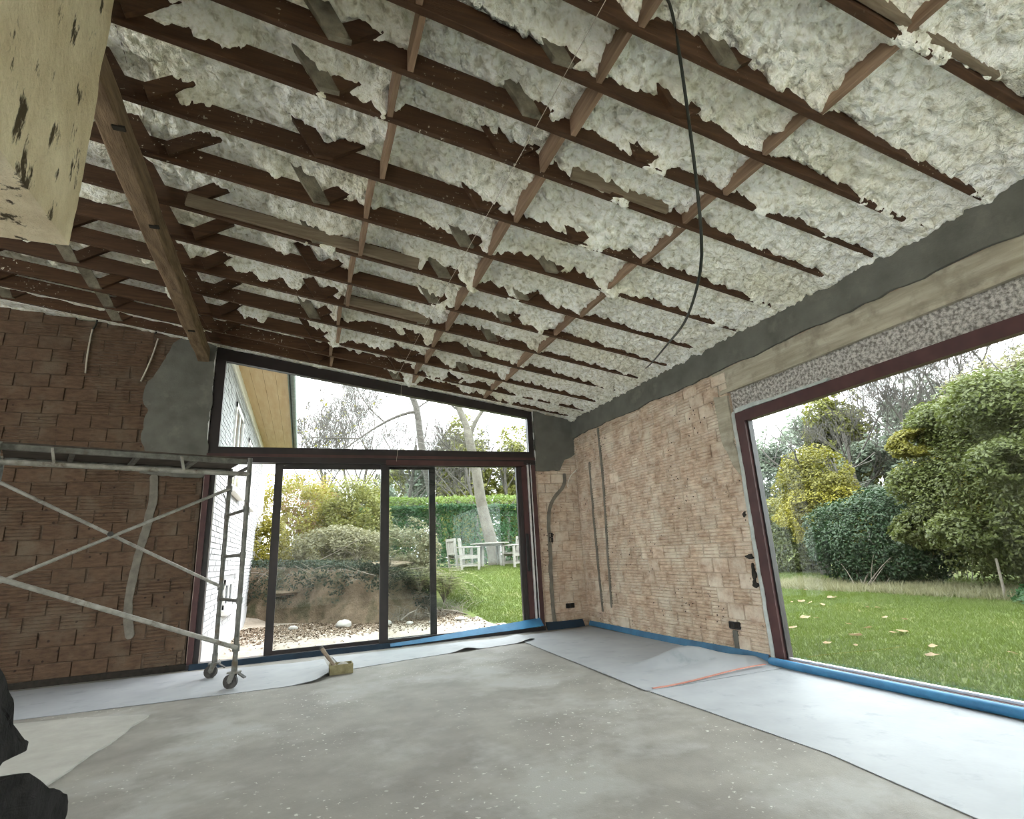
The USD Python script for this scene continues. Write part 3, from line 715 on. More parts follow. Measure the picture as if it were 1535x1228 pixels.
pier = thing('broken_pier', 'ragged stone stump of a broken pier at the lower left, shade painted into its black', 'stone stump', (-5.3, -5.4, 0))
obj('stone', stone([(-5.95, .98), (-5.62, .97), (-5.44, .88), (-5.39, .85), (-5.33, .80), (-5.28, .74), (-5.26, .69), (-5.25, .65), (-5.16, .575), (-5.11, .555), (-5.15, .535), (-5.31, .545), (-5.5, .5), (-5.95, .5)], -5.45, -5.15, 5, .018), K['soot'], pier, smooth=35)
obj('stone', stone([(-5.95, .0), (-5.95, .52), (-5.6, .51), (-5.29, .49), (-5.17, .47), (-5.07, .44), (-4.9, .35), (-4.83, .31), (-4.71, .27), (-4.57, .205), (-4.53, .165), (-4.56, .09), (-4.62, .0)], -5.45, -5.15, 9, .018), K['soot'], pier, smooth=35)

# ------------------------------------------------------------------ floor sheets, membranes, base strips
def sheet(name, outline, z0, label, bumps=(), step=.05, thick=.004, group=None, amp=.004, seed=0):
    g = sg.Polygon(outline)
    x0, y0, x1, y1 = g.bounds
    pts = list(np.array([g.exterior.interpolate(s).coords[0] for s in np.arange(0, g.exterior.length, step)]))
    inner = g.buffer(-step * .6)
    for x in np.arange(x0, x1, step):
        for y in np.arange(y0, y1, step):
            if inner.contains(sg.Point(x, y)):
                pts.append((x, y))
    pts = np.array(pts)
    from scipy.spatial import Delaunay
    tri = Delaunay(pts).simplices
    cen = pts[tri].mean(1)
    tri = tri[[g.contains(sg.Point(*c)) for c in cen]]
    z = np.full(len(pts), z0 + thick)
    z += amp * fbm(np.c_[pts * 2.5, 0 * z], 3, seed)
    for fn in bumps:
        z += fn(pts[:, 0], pts[:, 1])
    n = len(pts)
    top = np.c_[pts, z]
    bot = np.c_[pts, z - thick]
    a, b, c = pts[tri[:, 0]], pts[tri[:, 1]], pts[tri[:, 2]]
    ccw = (b[:, 0] - a[:, 0]) * (c[:, 1] - a[:, 1]) - (b[:, 1] - a[:, 1]) * (c[:, 0] - a[:, 0]) > 0
    tri = np.where(ccw[:, None], tri, tri[:, ::-1])
    e = np.sort(tri[:, [0, 1, 1, 2, 2, 0]].reshape(-1, 2), axis=1)
    de = tri[:, [0, 1, 1, 2, 2, 0]].reshape(-1, 2)
    key = e[:, 0] * n + e[:, 1]
    u, inv, cnt = np.unique(key, return_inverse=True, return_counts=True)
    bd = de[cnt[inv] == 1]
    sides = np.vstack([np.c_[bd[:, 0] + n, bd[:, 1] + n, bd[:, 1]], np.c_[bd[:, 0] + n, bd[:, 1], bd[:, 0]]])
    m = trimesh.Trimesh(np.vstack([top, bot]), np.vstack([tri, tri[:, ::-1] + n, sides]), process=False)
    return obj(name, m, K['sheet'], smooth=40, label=label, cat='floor sheet', group=group)


g1 = lambda x, y: .16 * np.exp(-((x + .62) / .34) ** 2 - ((y + 3.16 + .35 * (x + .6)) / .14) ** 2) + .05 * np.exp(-((x + .3) / .5) ** 2 - ((y + 3.45) / .16) ** 2)
sheet('floor_sheet', [(-7.2, -.20), (-7.2, -1.66), (-6.38, -1.69), (-5.39, -1.73), (-4.29, -1.75), (-4.02, -1.70), (-3.90, -1.56), (-3.88, -1.2), (-3.90, -.45), (-4.35, -.40), (-5.4, -.20)], 0,
      'white protective floor sheet under the scaffold wheels along the back wall',
      [lambda x, y: .10 * np.clip((x + 4.25) / .36, 0, 1) ** 2 * np.clip((-.5 - y) / 1.0, .25, 1) * .55])
sheet('floor_sheet', [(-3.80, -.30), (-3.72, -1.28), (-2.93, -1.09), (-2.25, -.98), (-1.42, -.88), (-1.25, -.80), (-1.28, -.38), (-2.13, -.28)], 0,
      'narrow white floor sheet along the sliding door sill', [lambda x, y: .035 * np.exp(-((x + 2.25) / .12) ** 2) * np.clip((-.45 - y) / .4, 0, 1) + .03 * np.exp(-((x + 1.35) / .14) ** 2)])
sheet('floor_sheet', [(-1.40, -.36), (-.10, -.22), (-.06, -1.8), (-.05, -3.80), (-1.55, -3.79), (-1.50, -2.6), (-1.44, -.9)], .004,
      'white floor sheet along the right brick wall, wrinkled near the window', [g1])
sheet('floor_sheet', [(-.06, -3.58), (-.10, -5.6), (-.10, -7.4), (-1.62, -7.4), (-1.60, -6.19), (-1.49, -5.41), (-1.53, -3.70)], -.001, 'white floor sheet in front of the big right window')
obj('floor_sheet', box(-10.9, -.3, -12.9, -8.6, .0, .006), K['newplaster'], label='white protective sheet over the floor behind the camera', cat='floor sheet')  # added out of view to bounce daylight up to the ceiling
def_red = [(-1.47, -3.765, .012), (-1.0, -3.755, .020), (-.6, -3.72, .034), (-.2, -3.71, .038)]

obj('baseboard_back', plank((-8.3, -.035, .035), (-5.44, -.035, .035), .03, .07, b=.004, wob=.006, n=30), K['hole'], kind='structure', label='dark strip along the foot of the left brick wall')  # near-black strip paints the shadow gap, with the damp course
pts = [(-3.05, -.08, .036), (-2.6, -.09, .05), (-2.1, -.10, .075), (-1.5, -.10, .10), (-1.1, -.09, .115), (-.82, -.08, .13)]


def ribbon(path, w0, w1, tilt, thick=.006):
    p = np.asarray(path, float)
    w = np.linspace(w0, w1, len(p))
    d = np.gradient(p, axis=0)
    s = np.cross(d, [0, 0, 1.0])
    s /= np.linalg.norm(s, axis=1, keepdims=True)
    ax = s * math.cos(tilt) + np.array([0, 0, 1.0]) * math.sin(tilt)
    nn = np.cross(d / np.linalg.norm(d, axis=1, keepdims=True), ax)
    v = np.concatenate([np.stack([p[i] - ax[i] * w[i] / 2 - nn[i] * thick / 2, p[i] + ax[i] * w[i] / 2 - nn[i] * thick / 2, p[i] + ax[i] * w[i] / 2 + nn[i] * thick / 2, p[i] - ax[i] * w[i] / 2 + nn[i] * thick / 2]) for i in range(len(p))])
    f = []
    for i in range(len(p) - 1):
        for j in range(4):
            a, b = i * 4 + j, i * 4 + (j + 1) % 4
            f += [(a, b, b + 4), (a, b + 4, a + 4)]
    f += [(0, 2, 1), (0, 3, 2), (len(v) - 4, len(v) - 3, len(v) - 2), (len(v) - 4, len(v) - 2, len(v) - 1)]
    m = trimesh.Trimesh(v, np.array(f), process=False)
    if m.volume < 0:
        m.invert()
    return m


obj('red_line', ribbon(spline(def_red, 20), .036, .030, .05, .004), K['red'], label='faded red strip where two white floor sheets overlap', cat='strip')
obj('blue_membrane', ribbon(spline(pts, 30), .05, .16, 2.45), K['blue'], smooth=30, label='bright blue membrane flap folded over the right end of the door sill', cat='membrane')
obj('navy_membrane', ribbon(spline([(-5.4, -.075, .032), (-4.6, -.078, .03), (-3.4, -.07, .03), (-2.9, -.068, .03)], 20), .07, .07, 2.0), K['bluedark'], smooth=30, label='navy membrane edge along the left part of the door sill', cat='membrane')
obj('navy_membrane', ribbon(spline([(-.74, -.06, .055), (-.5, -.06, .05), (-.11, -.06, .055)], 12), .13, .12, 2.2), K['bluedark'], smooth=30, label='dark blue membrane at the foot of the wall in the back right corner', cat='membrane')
obj('blue_membrane', ribbon(spline([(-.035, -.1, .045), (-.038, -1.2, .042), (-.036, -2.4, .044), (-.03, -3.0, .05), (-.04, -3.60, .05)], 26), .07, .075, 1.9), K['bluemid'], smooth=30, label='blue membrane strip along the foot of the right brick wall', cat='membrane')
obj('blue_tube', tube([(-.055, -3.64, .037), (-.058, -4.6, .037), (-.058, -5.6, .037), (-.06, -7.4, .037)], .036, 14), K['blue'], smooth=40, label='long blue foam tube along the sill of the big right window', cat='foam tube')

# ------------------------------------------------------------------ scaffold tower
N0, F0 = np.array([-4.785, -1.5, 0]), np.array([-5.05, -.766, 0])
W_ = (F0 - N0) / np.linalg.norm(F0 - N0)
A_ = np.array([-W_[1], W_[0], 0])
LEN = 2.0
sc = thing('scaffold_tower', 'grey steel mobile scaffold tower on castors with ladder frame in front of the open door', 'scaffold', N0)
ez = np.array([0, 0, 1.0])
for s in (0, LEN):
    for B in (N0, F0):
        b = B + A_ * s
        obj('post', tube([b + ez * .17, b + ez * 2.29], .0235, 14), K['galv'], sc, smooth=40)
        for zc in (.82, 1.27, 1.735):
            obj('rung_collar', tube([b + ez * (zc - .03), b + ez * (zc + .03)], .029, 12), K['galv'], sc, smooth=40)
    for zc in (.815, 1.272, 1.737, 2.195):
        obj('rung', tube([N0 + A_ * s + ez * zc, F0 + A_ * s + ez * zc], .017, 12), K['galv'], sc, smooth=40)
for B, nm in ((N0, 'near'), (F0, 'far')):
    if nm == 'near':
        obj('ledger', tube([B + ez * 2.115, B + A_ * LEN + ez * 2.115], .024, 14), K['galv_light'], sc, smooth=40)
    q = B + (W_ * .02 if nm == 'near' else -W_ * .02)
    obj('deck_rail', plank(q + ez * 2.25 + A_ * .03, q + ez * 2.25 + A_ * (LEN - .02), .03, .055, b=.004), K['galv'], sc)
obj('deck_board', plank((N0 + F0) / 2 + ez * 2.287 + A_ * .02, (N0 + F0) / 2 + ez * 2.287 + A_ * (LEN - .01), .76, .014), K['ply'], sc, label='dark plywood deck board')
for s in (.5, 1.0, 1.5):
    obj('deck_bearer', plank(N0 + W_ * .03 + ez * 2.255 + A_ * s, F0 - W_ * .03 + ez * 2.255 + A_ * s, .04, .04), K['galv'], sc)
for s in (.62, 1.62):
    obj('deck_hook', plank(N0 - W_ * .012 + ez * 2.12 + A_ * s, N0 - W_ * .012 + ez * 2.26 + A_ * (s + .03), .05, .02), K['galv_light'], sc)
off = -W_ * .03
braces = [(F0, .945, 2.05, 'light'), (F0, 2.05, 1.06, 'dark'), (N0, .375, 1.23, 'light')]
for B, za, zb2, kind in braces:
    o = W_ * (-.032 if B is N0 else (-.036 if kind == 'dark' else -.012))
    obj('brace', tube([B + o + ez * za, B + o + A_ * LEN + ez * zb2], .017 if B is F0 else .0215, 12), K['galv_light'], sc, smooth=40)
    obj('coupler', tube([B + ez * (za - .035), B + ez * (za + .035)], .034, 12), K['galv'], sc, smooth=40)
pc = F0 + A_ * 1.085 + ez * 1.545 - W_ * .03
obj('pivot', tube([pc - W_ * .03, pc + W_ * .03], .026, 12), K['rubber'], sc, smooth=40)
for s, B, ang in ((0, N0, .35), (0, F0, .1), (LEN, N0, .2), (LEN, F0, -.3)):
    b = B + A_ * s
    ax = np.array([-math.sin(ang), -math.cos(ang), 0])
    sd = np.cross(ez, ax)
    wc = b + ez * .068 - sd * .03
    wh = obj('castor', tube([wc - ax * .020, wc - ax * .016, wc + ax * .016, wc + ax * .020], [.055, .067, .067, .055], 22), K['rubber'], sc, smooth=40, label='dark castor wheel')
    obj('hub', tube([wc - ax * .028, wc + ax * .028], .016, 12), K['galv'], wh, smooth=40)
    obj('fork', cat_([plank(wc + ax * .031, b + ax * .031 + ez * .150, .006, .05, upv=sd), plank(wc - ax * .031, b - ax * .031 + ez * .150, .006, .05, upv=sd), plank(b - sd * .055 + ez * .148, b + sd * .055 + ez * .148, .075, .016)]), K['galv'], wh)
    obj('stem', tube([b + ez * .15, b + ez * .25], .028, 12), K['galv'], wh, smooth=40)
    obj('brake_lever', plank(b + sd * .05 + ez * .135 + ax * .0, b + sd * .11 + ez * .095, .05, .010), K['rubber'], wh)

# small box with a stick
bx = thing('open_box', 'small olive-brown open wooden box on the floor near the sliding door', 'box', (-3.76, -1.37, 0))
x0, x1, y0, y1 = -3.885, -3.645, -1.455, -1.285
obj('side_board', bevel(x0, x1, y0, y0 + .014, 0, .095, .002), K['oldbox'], bx)
obj('side_board', bevel(x0, x1, y1 - .014, y1, 0, .095, .002), K['oldbox'], bx)
obj('end_board', bevel(x0, x0 + .014, y0 + .014, y1 - .014, 0, .095, .002), K['oldbox'], bx)
obj('end_board', bevel(x1 - .014, x1, y0 + .014, y1 - .014, 0, .095, .002), K['oldbox'], bx)
obj('bottom_board', box(x0 + .014, x1 - .014, y0 + .014, y1 - .014, .0, .012), K['oldbox'], bx)
obj('mortar_lump', roughen(trimesh.creation.icosphere(3, .05), .012, 22, 4).apply_transform(np.diag([1.3, .9, .9, 1])).apply_translation((-3.745, -1.37, .060)), K['screed'], smooth=True, label='pale mortar lump inside the small open box', cat='mortar lump')
stk = thing('handle_stick', 'round brown tool handle leaning out of the small open box', 'tool handle', (-3.81, -1.37, .05))
obj('shaft', tube(spline([(-3.79, -1.39, .032), (-3.872, -1.362, .130), (-3.965, -1.31, .255)], 10), [.017] * 5 + [.020] * 3 + [.022, .020], 12), K['stick'], stk, smooth=50)
obj('end_cap', tube([(-3.963, -1.3115, .252), (-3.974, -1.303, .268)], [.023, .019], 12), K['rubber'], stk, smooth=40)

# ================================================================== the garden
def sstep(a, b, x):
    t = np.clip((np.asarray(x, float) - a) / (b - a), 0, 1)
    return t * t * (3 - 2 * t)


def gz(x, y):
    x, y = np.asarray(x, float), np.asarray(y, float)
    wx = sstep(3.0, 6.5, x)
    xl_ = sstep(-2.0, .4, x)
    rise = .145 * np.clip(y - 2.5, 0, 6.0) * xl_ + .9 * sstep(5.9, 8.5, y) * (1 - xl_)
    z = -.12 + rise * (1 - wx) + wx * (.022 * np.clip(x - 3, 0, 12) + .03 * np.clip(y - 2, 0, 8))
    return z + .03 * (fbm(np.stack([x * .9, y * .9, 0 * x], -1), 3, 5) - .5)


def is_yard(x, y):
    n = (fbm(np.stack([x * 1.5, y * 1.5, 0 * x], -1), 3, 8) - .5) * .7
    return (x < .9 + n) & (y < np.where(x < -2, 9.5, 5.9)) & ((y < 1.55 + n) | (x < -.75 + n - .25 * np.clip(y - 3, 0, 9)))


gx = np.unique(np.r_[np.arange(-40, -8, 2.0), np.arange(-8, 12, .2), np.arange(12, 24, .8), np.arange(24, 81, 3.0)])
gy = np.unique(np.r_[np.arange(-50, -10, 2.5), np.arange(-10, 14, .2), np.arange(14, 26, .8), np.arange(26, 81, 3.0)])
X, Y = np.meshgrid(gx, gy, indexing='ij')
Zg = gz(X, Y)
inside = (X < .3) & (X > -11.3) & (Y < .32) & (Y > -13.3)
Zg = np.where(inside, -.25, Zg)
nyy = len(gy)
a = (np.arange(len(gx) - 1)[:, None] * nyy + np.arange(nyy - 1)[None]).ravel()
q = np.stack([a, a + nyy, a + nyy + 1, a + 1], 1)
V = np.stack([X, Y, Zg], -1).reshape(-1, 3)
yard = is_yard(V[q][:, :, 0].mean(1), V[q][:, :, 1].mean(1)) & (V[q][:, :, 1].mean(1) > -1)
for nm, sel, m_, lab in (('yard', yard, K['yard'], 'sandy bare yard outside the sliding door'), ('lawn', ~yard, K['lawn'], 'green lawn around the house')):
    qq = q[sel]
    u, inv = np.unique(qq, return_inverse=True)
    qq = inv.reshape(qq.shape)
    obj(nm, trimesh.Trimesh(V[u], np.vstack([qq[:, [0, 1, 2]], qq[:, [0, 2, 3]]]), process=False), m_, smooth=True, kind='structure', label=lab)


obj('paved_strip', box(.26, .58, -13, .3, -.2, -.085), K['terrace'], kind='structure', label='pale paved strip at the foot of the house wall')  # hidden strip added to bounce daylight onto the ceiling foam
obj('terrace', cat_([box(-24, -11.21, -24, 1.0, -.2, -.03), box(-11.21, -4.6, -24, -13.21, -.2, -.03)]), K['terrace'], kind='structure', label='pale paved terrace out of view behind the house')  # unseen slabs added outside the openings as a daylight bounce


def blades(P, h, w, seed):
    r = np.random.default_rng(seed)
    n = len(P)
    an = r.uniform(0, 2 * np.pi, n)
    d = np.c_[np.cos(an), np.sin(an), 0 * an] * (w / 2)
    lean = np.c_[r.normal(0, .5, n), r.normal(0, .5, n), np.ones(n)]
    hh = (h * r.uniform(.5, 1.3, n))[:, None]
    v = np.stack([P - d, P + d, P + lean * hh], 1).reshape(-1, 3)
    return trimesh.Trimesh(v, np.arange(3 * n).reshape(-1, 3), process=False)


def scatter(n, x0, x1, y0, y1, seed, cond=None):
    r = np.random.default_rng(seed)
    x, y = r.uniform(x0, x1, n), r.uniform(y0, y1, n)
    if cond is not None:
        k = cond(x, y)
        x, y = x[k], y[k]
    return np.c_[x, y, gz(x, y)]


P = np.vstack([scatter(95000, .45, 6.5, -6.5, 3.0, 1), scatter(40000, 5.5, 10, -5.5, 6, 2), scatter(60000, -.8, 4.5, 1.5, 9.5, 3, lambda x, y: ~is_yard(x, y))])
obj('grass', blades(P, .045, .016, 4), K['grass'], label='short green grass blades growing on the lawn', cat='grass', kind='stuff')


def leaves(P, size, seed, up=.4, out=None, fold=True):
    """a leaf (2 triangles) at each point, random turn"""
    r = np.random.default_rng(seed)
    n = len(P)
    nr = r.normal(0, 1, (n, 3))
    nr[:, 2] = np.abs(nr[:, 2]) + up
    if out is not None:
        nr += out * .8
    nr /= np.linalg.norm(nr, axis=1, keepdims=True)
    t = np.cross(nr, r.normal(0, 1, (n, 3)))
    t /= np.linalg.norm(t, axis=1, keepdims=True) + 1e-9
    b = np.cross(nr, t)
    s = (size * r.uniform(.55, 1.25, n))[:, None]
    v = np.stack([P - t * s * .55, P + b * s * .32 - nr * s * .08, P + t * s * .6, P - b * s * .32 - nr * s * .08], 1).reshape(-1, 3)
    i = np.arange(n)[:, None] * 4
    return trimesh.Trimesh(v, np.vstack([i + [0, 1, 2], i + [0, 2, 3]]), process=False)


def blob(c, r3, n, size, seed, shell=.45, clump=2.2, thr=.42, flat=None):
    """leaves in clumps filling an ellipsoid, denser to the outside"""
    r = np.random.default_rng(seed)
    pts, outs = [], []
    got = 0
    while got < n:
        u = r.normal(0, 1, (n * 2, 3))
        u /= np.linalg.norm(u, axis=1, keepdims=True)
        rad = r.uniform(shell, 1, n * 2) ** .6
        bump = .78 + .44 * fbm(u * 2.2 + seed, 3, seed)
        p = u * (rad * bump)[:, None] * np.array(r3) + np.array(c)
        k = fbm(p * clump, 3, seed + 3) > thr
        if flat is not None:
            k &= p[:, 2] > flat
        pts.append(p[k])
        outs.append(u[k])
        got += int(k.sum())
    P, O = np.vstack(pts)[:n], np.vstack(outs)[:n]
    return leaves(P, size, seed + 1, .4, O)


def branches(base, L, r0, levels, seed, spread=.75, up=.25, kids=5, lean=(0, 0, 1), wig=.10, sides=5, minr=.004, shrink=.62):
    """trunk and limbs as (trunk mesh, twig mesh)"""
    r = np.random.default_rng(seed)
    trunk, twigs = [], []

    def grow(p, d, L, rad, lev):
        n = 5 if lev < 2 else 3
        pts = [p]
        dd = d.copy()
        for i in range(n):
            dd = dd + r.normal(0, wig, 3) + np.array([0, 0, up * .12])
            dd /= np.linalg.norm(dd)
            pts.append(pts[-1] + dd * L / n)
        pts = np.array(pts)
        rr = np.linspace(rad, max(rad * .5, minr), len(pts))
        (trunk if lev == 0 else twigs).append(tube(pts, rr, sides if lev < 2 else 3, cap=False))
        if lev >= levels:
            return
        for i in range(kids + (2 if lev == 0 else 0)):
            t = r.uniform(.35 if lev == 0 else .2, 1.0)
            k = min(int(t * n), n - 1)
            q = pts[k] + (pts[k + 1] - pts[k]) * (t * n - k)
            ax = r.normal(0, 1, 3)
            ax -= ax @ dd * dd
            ax /= np.linalg.norm(ax)
            nd = dd * (1 - spread * .55) + ax * spread + np.array([0, 0, up])
            grow(q, nd / np.linalg.norm(nd), L * shrink * r.uniform(.7, 1.1), max(rad * (.9 - .4 * t) * .55, minr), lev + 1)

    d = np.array(lean, float)
    grow(np.array(base, float), d / np.linalg.norm(d), L, r0, 0)
    return cat_(trunk), cat_(twigs)


def shrub(name, label, cat, parts, group=None, stems=None, loc=None):
    """parts: [(mesh, material)]"""
    t = thing(name, label, cat, loc if loc is not None else (*parts[0][0].bounds.mean(0)[:2], parts[0][0].bounds[0][2]), group)
    for m, mm in parts:
        obj('foliage', m, mm, t)
    if stems is not None:
        obj('stems', stems, K['twig'], t)
    return t


def stems_at(x, y, h, n, seed, spread=.35, r0=.012):
    r = np.random.default_rng(seed)
    ms = []
    z = float(gz(x, y)) - .05
    for _ in range(n):
        a = r.uniform(0, 6.28)
        b = np.array([x + r.normal(0, .15), y + r.normal(0, .15), z])
        e = b + np.array([math.cos(a) * spread * r.uniform(.3, 1), math.sin(a) * spread * r.uniform(.3, 1), h * r.uniform(.6, 1)])
        ms.append(tube(spline([b, (b + e) / 2 + r.normal(0, .06, 3), e], 6), np.linspace(r0, r0 * .4, 6), 5, cap=False))
    return cat_(ms)


# earth bank cut beside the yard
front = spline([(-8.5, 7.6), (-5.4, 6.6), (-4.5, 5.9), (-3.5, 4.9), (-2.7, 4.3), (-2.0, 4.3), (-1.4, 4.7), (-1.15, 5.6), (-1.2, 7.0), (-1.3, 9.0)], 90)
dn = np.gradient(front, axis=0)
nrm = np.c_[-dn[:, 1], dn[:, 0]]
nrm /= np.linalg.norm(nrm, axis=1, keepdims=True)
hgt = np.interp(np.linspace(0, 1, 90), [0, .2, .45, .58, .7, .8, 1], [1.32, 1.28, 1.12, .92, .62, .5, .35])
rows = []
for w, h in ((-.15, -.12), (.0, .0), (.03, .12), (.07, .25), (.10, .40), (.13, .55), (.17, .70), (.24, .84), (.36, .94), (.6, 1.0), (1.1, 1.06), (2.0, 1.1), (3.6, 1.12)):
    p = front + nrm * w * (1 if w < .5 else np.clip(1.0, 0, 1))
    rows.append(np.c_[p, gz(p[:, 0], p[:, 1]) * 0 - .14 + hgt * h + (0 if h > .05 else 0)])
G = np.array(rows)
G += (np.stack([fbm(G * 2.3, 4, k) for k in (1, 2, 3)], -1) - .5) * np.array([.34, .34, .16])
nr_, nc_ = G.shape[:2]
a = (np.arange(nr_ - 1)[:, None] * nc_ + np.arange(nc_ - 1)[None]).ravel()
q = np.stack([a, a + 1, a + nc_ + 1, a + nc_], 1)
bank = trimesh.Trimesh(G.reshape(-1, 3), np.vstack([q[:, [0, 1, 2]], q[:, [0, 2, 3]]]), process=False)
obj('earth_bank', bank, K['earth'], smooth=True, label='brown cut earth bank beyond the sandy yard', cat='earth bank')

r = np.random.default_rng(5)
# ivy and dead twigs hanging over the bank edge
kf = r.uniform(8, 80, 11000)
fi = lambda A: np.stack([np.interp(kf, np.arange(90), A[:, i]) for i in range(2)], 1)
k = kf.astype(int)
t_ = np.abs(r.normal(0, .5, len(k)))
drop = np.where(r.random(len(k)) < .35, r.uniform(.0, .55, len(k)) * noise(np.c_[fi(front) * 2.5, 0 * kf], 4) * 2, 0)
Pv = np.c_[fi(front) + fi(nrm) * (.18 + t_ * (drop < .05) - .12 * (drop > .05))[:, None], -.14 + hgt[k] * np.where(drop > .05, .95, 1.02) - drop + r.uniform(-.02, .16, len(k))]
shrub('ivy', 'grey-green ivy trailing over the edge of the earth bank', 'ivy', [(leaves(Pv, .062, 8, .2), K['l_ivy'])])
tw_ = []
for i in range(70):
    k0 = r.integers(10, 66)
    b = np.r_[front[k0] + nrm[k0] * r.uniform(.05, .5), -.14 + hgt[k0] * r.uniform(.85, 1.05)]
    a_ = r.normal(0, 1, 3) * np.array([.6, .35, .3]) + np.array([0, -.12, .05])
    e = b + a_ * r.uniform(.4, 1.0)
    tw_.append(tube(spline([b, (b + e) / 2 + r.normal(0, .09, 3), e], 7), np.linspace(.011, .004, 7), 4, cap=False))
obj('dead_brush', cat_(tw_), K['twig'], label='tangle of pale dead twigs along the top of the earth bank', cat='dead twigs', kind='stuff')

# shrubs above the bank
shrub('yellow_shrub', 'tall yellow-green shrub above the bank, seen left of the dark door post and beside it', 'shrub', [(blob((-4.5, 9.4, 2.25), (1.9, 1.3, 1.55), 17000, .085, 11), K['l_yellow'])], stems=stems_at(-4.5, 9.4, 1.6, 8, 1))
shrub('yellow_shrub', 'orange-tipped shrub top rising behind the tall yellow-green shrub', 'shrub', [(blob((-4.1, 10.8, 2.9), (1.1, .8, 1.1), 4500, .085, 12), K['l_rust'])], stems=stems_at(-4.1, 10.8, 2.0, 5, 2))
shrub('conifer_shrub', 'rounded golden-green conifer shrub right of the yellow shrub', 'shrub', [(blob((-2.85, 8.3, 2.15), (1.05, 1.0, 1.42), 16000, .075, 13, clump=3), K['l_conifer'])], stems=stems_at(-2.85, 8.3, 1.4, 6, 3))
shrub('olive_shrub', 'loose olive-grey shrub low in front of the conifer shrub', 'shrub', [(blob((-3.3, 6.9, 1.45), (1.35, .8, .62), 9000, .07, 14), K['l_olive'])], stems=stems_at(-3.3, 6.9, 1.5, 14, 4, .7))
shrub('olive_shrub', 'loose olive shrub seen through the glass right of the middle door stile', 'shrub', [(blob((-1.55, 7.2, 1.35), (.95, .7, .85), 7000, .07, 15), K['l_olive'])], stems=stems_at(-1.55, 7.2, 1.5, 14, 5, .6))
shrub('olive_shrub', 'bright green low shrub at the foot of the white house wall', 'shrub', [(blob((-5.0, 7.9, 1.5), (.55, .6, .9), 5000, .07, 16), K['l_yellow'])], stems=stems_at(-5.0, 7.9, 1.2, 6, 6))


def fern(name, label, c, n, L, seed, material):
    r = np.random.default_rng(seed)
    t = thing(name, label, 'fern', c)
    P_, st_ = [], []
    for i in range(n):
        a = r.uniform(0, 6.28)
        l = L * r.uniform(.6, 1.1)
        d = np.array([math.cos(a), math.sin(a), 0])
        pts = spline([np.array(c), np.array(c) + d * l * .30 + ez * l * r.uniform(.30, .55), np.array(c) + d * l * .85 + ez * l * r.uniform(.05, .5)], 14)
        st_.append(tube(pts, np.linspace(.005, .002, 14), 3, cap=False))
        s = np.cross(d, ez)
        for k in range(3, 14):
            w = l * .20 * math.sin(min(1, (14 - k) / 9) * 1.57)
            for sg_ in (-1, 1):
                b = pts[k]
                e = b + s * sg_ * w + d * w * .3
                f_ = d * l * .036
                P_.append(np.array([b - f_, e, b + f_]))
    v = np.vstack(P_)
    obj('frond', trimesh.Trimesh(v, np.arange(len(v)).reshape(-1, 3), process=False), material, t)
    obj('stalk', cat_(st_), K['twig'], t)


for i, (x, y, z, n, L, lab, mm) in enumerate((
        (-1.75, 4.35, .40, 28, 1.15, 'green fern at the bank edge behind the middle door stile', 'l_fern'),
        (-2.4, 4.7, .85, 20, 1.0, 'pale fern on the bank left of the middle door stile', 'l_fern'),
        (-1.15, 4.6, .10, 30, 1.25, 'yellowing fern beside the lawn, right of the outer panel stile', 'l_fern'),
        (-.85, 5.4, .25, 28, 1.2, 'brown-green fern clump at the lawn edge below the garden chair', 'l_olive'),
        (-1.35, 5.9, .55, 24, .8, 'brownish fern clump behind the yellowing fern', 'l_olive'),
        (-3.0, 5.6, 1.1, 22, .8, 'pale fern on top of the bank in the middle of the left pane', 'l_olive'))):
    fern('fern', lab, (x, y, z), n, L, 60 + i, K[mm])

# litter, stones, sticks on the yard
Pl = scatter(17000, -5.3, .2, 1.0, 5.4, 31, lambda x, y: is_yard(x, y) & (np.random.default_rng(3).random(len(x)) < np.clip((y - 2.3) / 1.6, .02, 1)))
Pl[:, 2] += .012
obj('leaf_litter', leaves(Pl, .052, 32, 1.5), K['litter'], label='brown dead leaf litter over the sandy yard at the bank foot', cat='leaf litter', kind='stuff')
r = np.random.default_rng(9)
for i, (x, y, s, lab) in enumerate(((-3.35, 4.05, .16, 'largest pale stone at the foot of the earth bank'), (-2.55, 3.75, .10, 'pale stone near the middle door stile outside'), (-2.15, 3.4, .07, 'small white stone on the yard between the two door stiles'), (-1.75, 3.2, .07, 'small pale stone in front of the fern'), (-4.3, 4.4, .09, 'pale stone on the yard near the white house wall'), (-1.2, 3.1, .08, 'grey stone at the edge of the lawn'))):
    m = trimesh.creation.icosphere(2, 1.0)
    m.vertices = m.vertices * (s * np.array([1, .8, .6])) * (1 + .5 * (fbm(m.vertices * 1.6 + i * 7, 2, i) - .5))[:, None] + np.array([x, y, float(gz(x, y)) + s * .3])
    obj('stone', m, K['screed'], smooth=40, label=lab, cat='stone')
for i, (p, e, lab) in enumerate((((-1.75, 3.9, .02), (-1.6, 3.5, -.08), 'pale stick leaning on the brush pile right of the stile'), ((-1.35, 3.9, .05), (-.85, 3.5, -.08), 'long pale stick lying towards the lawn edge'), ((-2.3, 3.6, -.05), (-1.9, 3.9, .1), 'thin pale stick beside the grey brush'))):
    obj('stick', tube([p, ((p[0] + e[0]) / 2, (p[1] + e[1]) / 2, (p[2] + e[2]) / 2 + .03), e], [.016, .015, .010], 6), K['twig'], label=lab, cat='stick')
brush = []
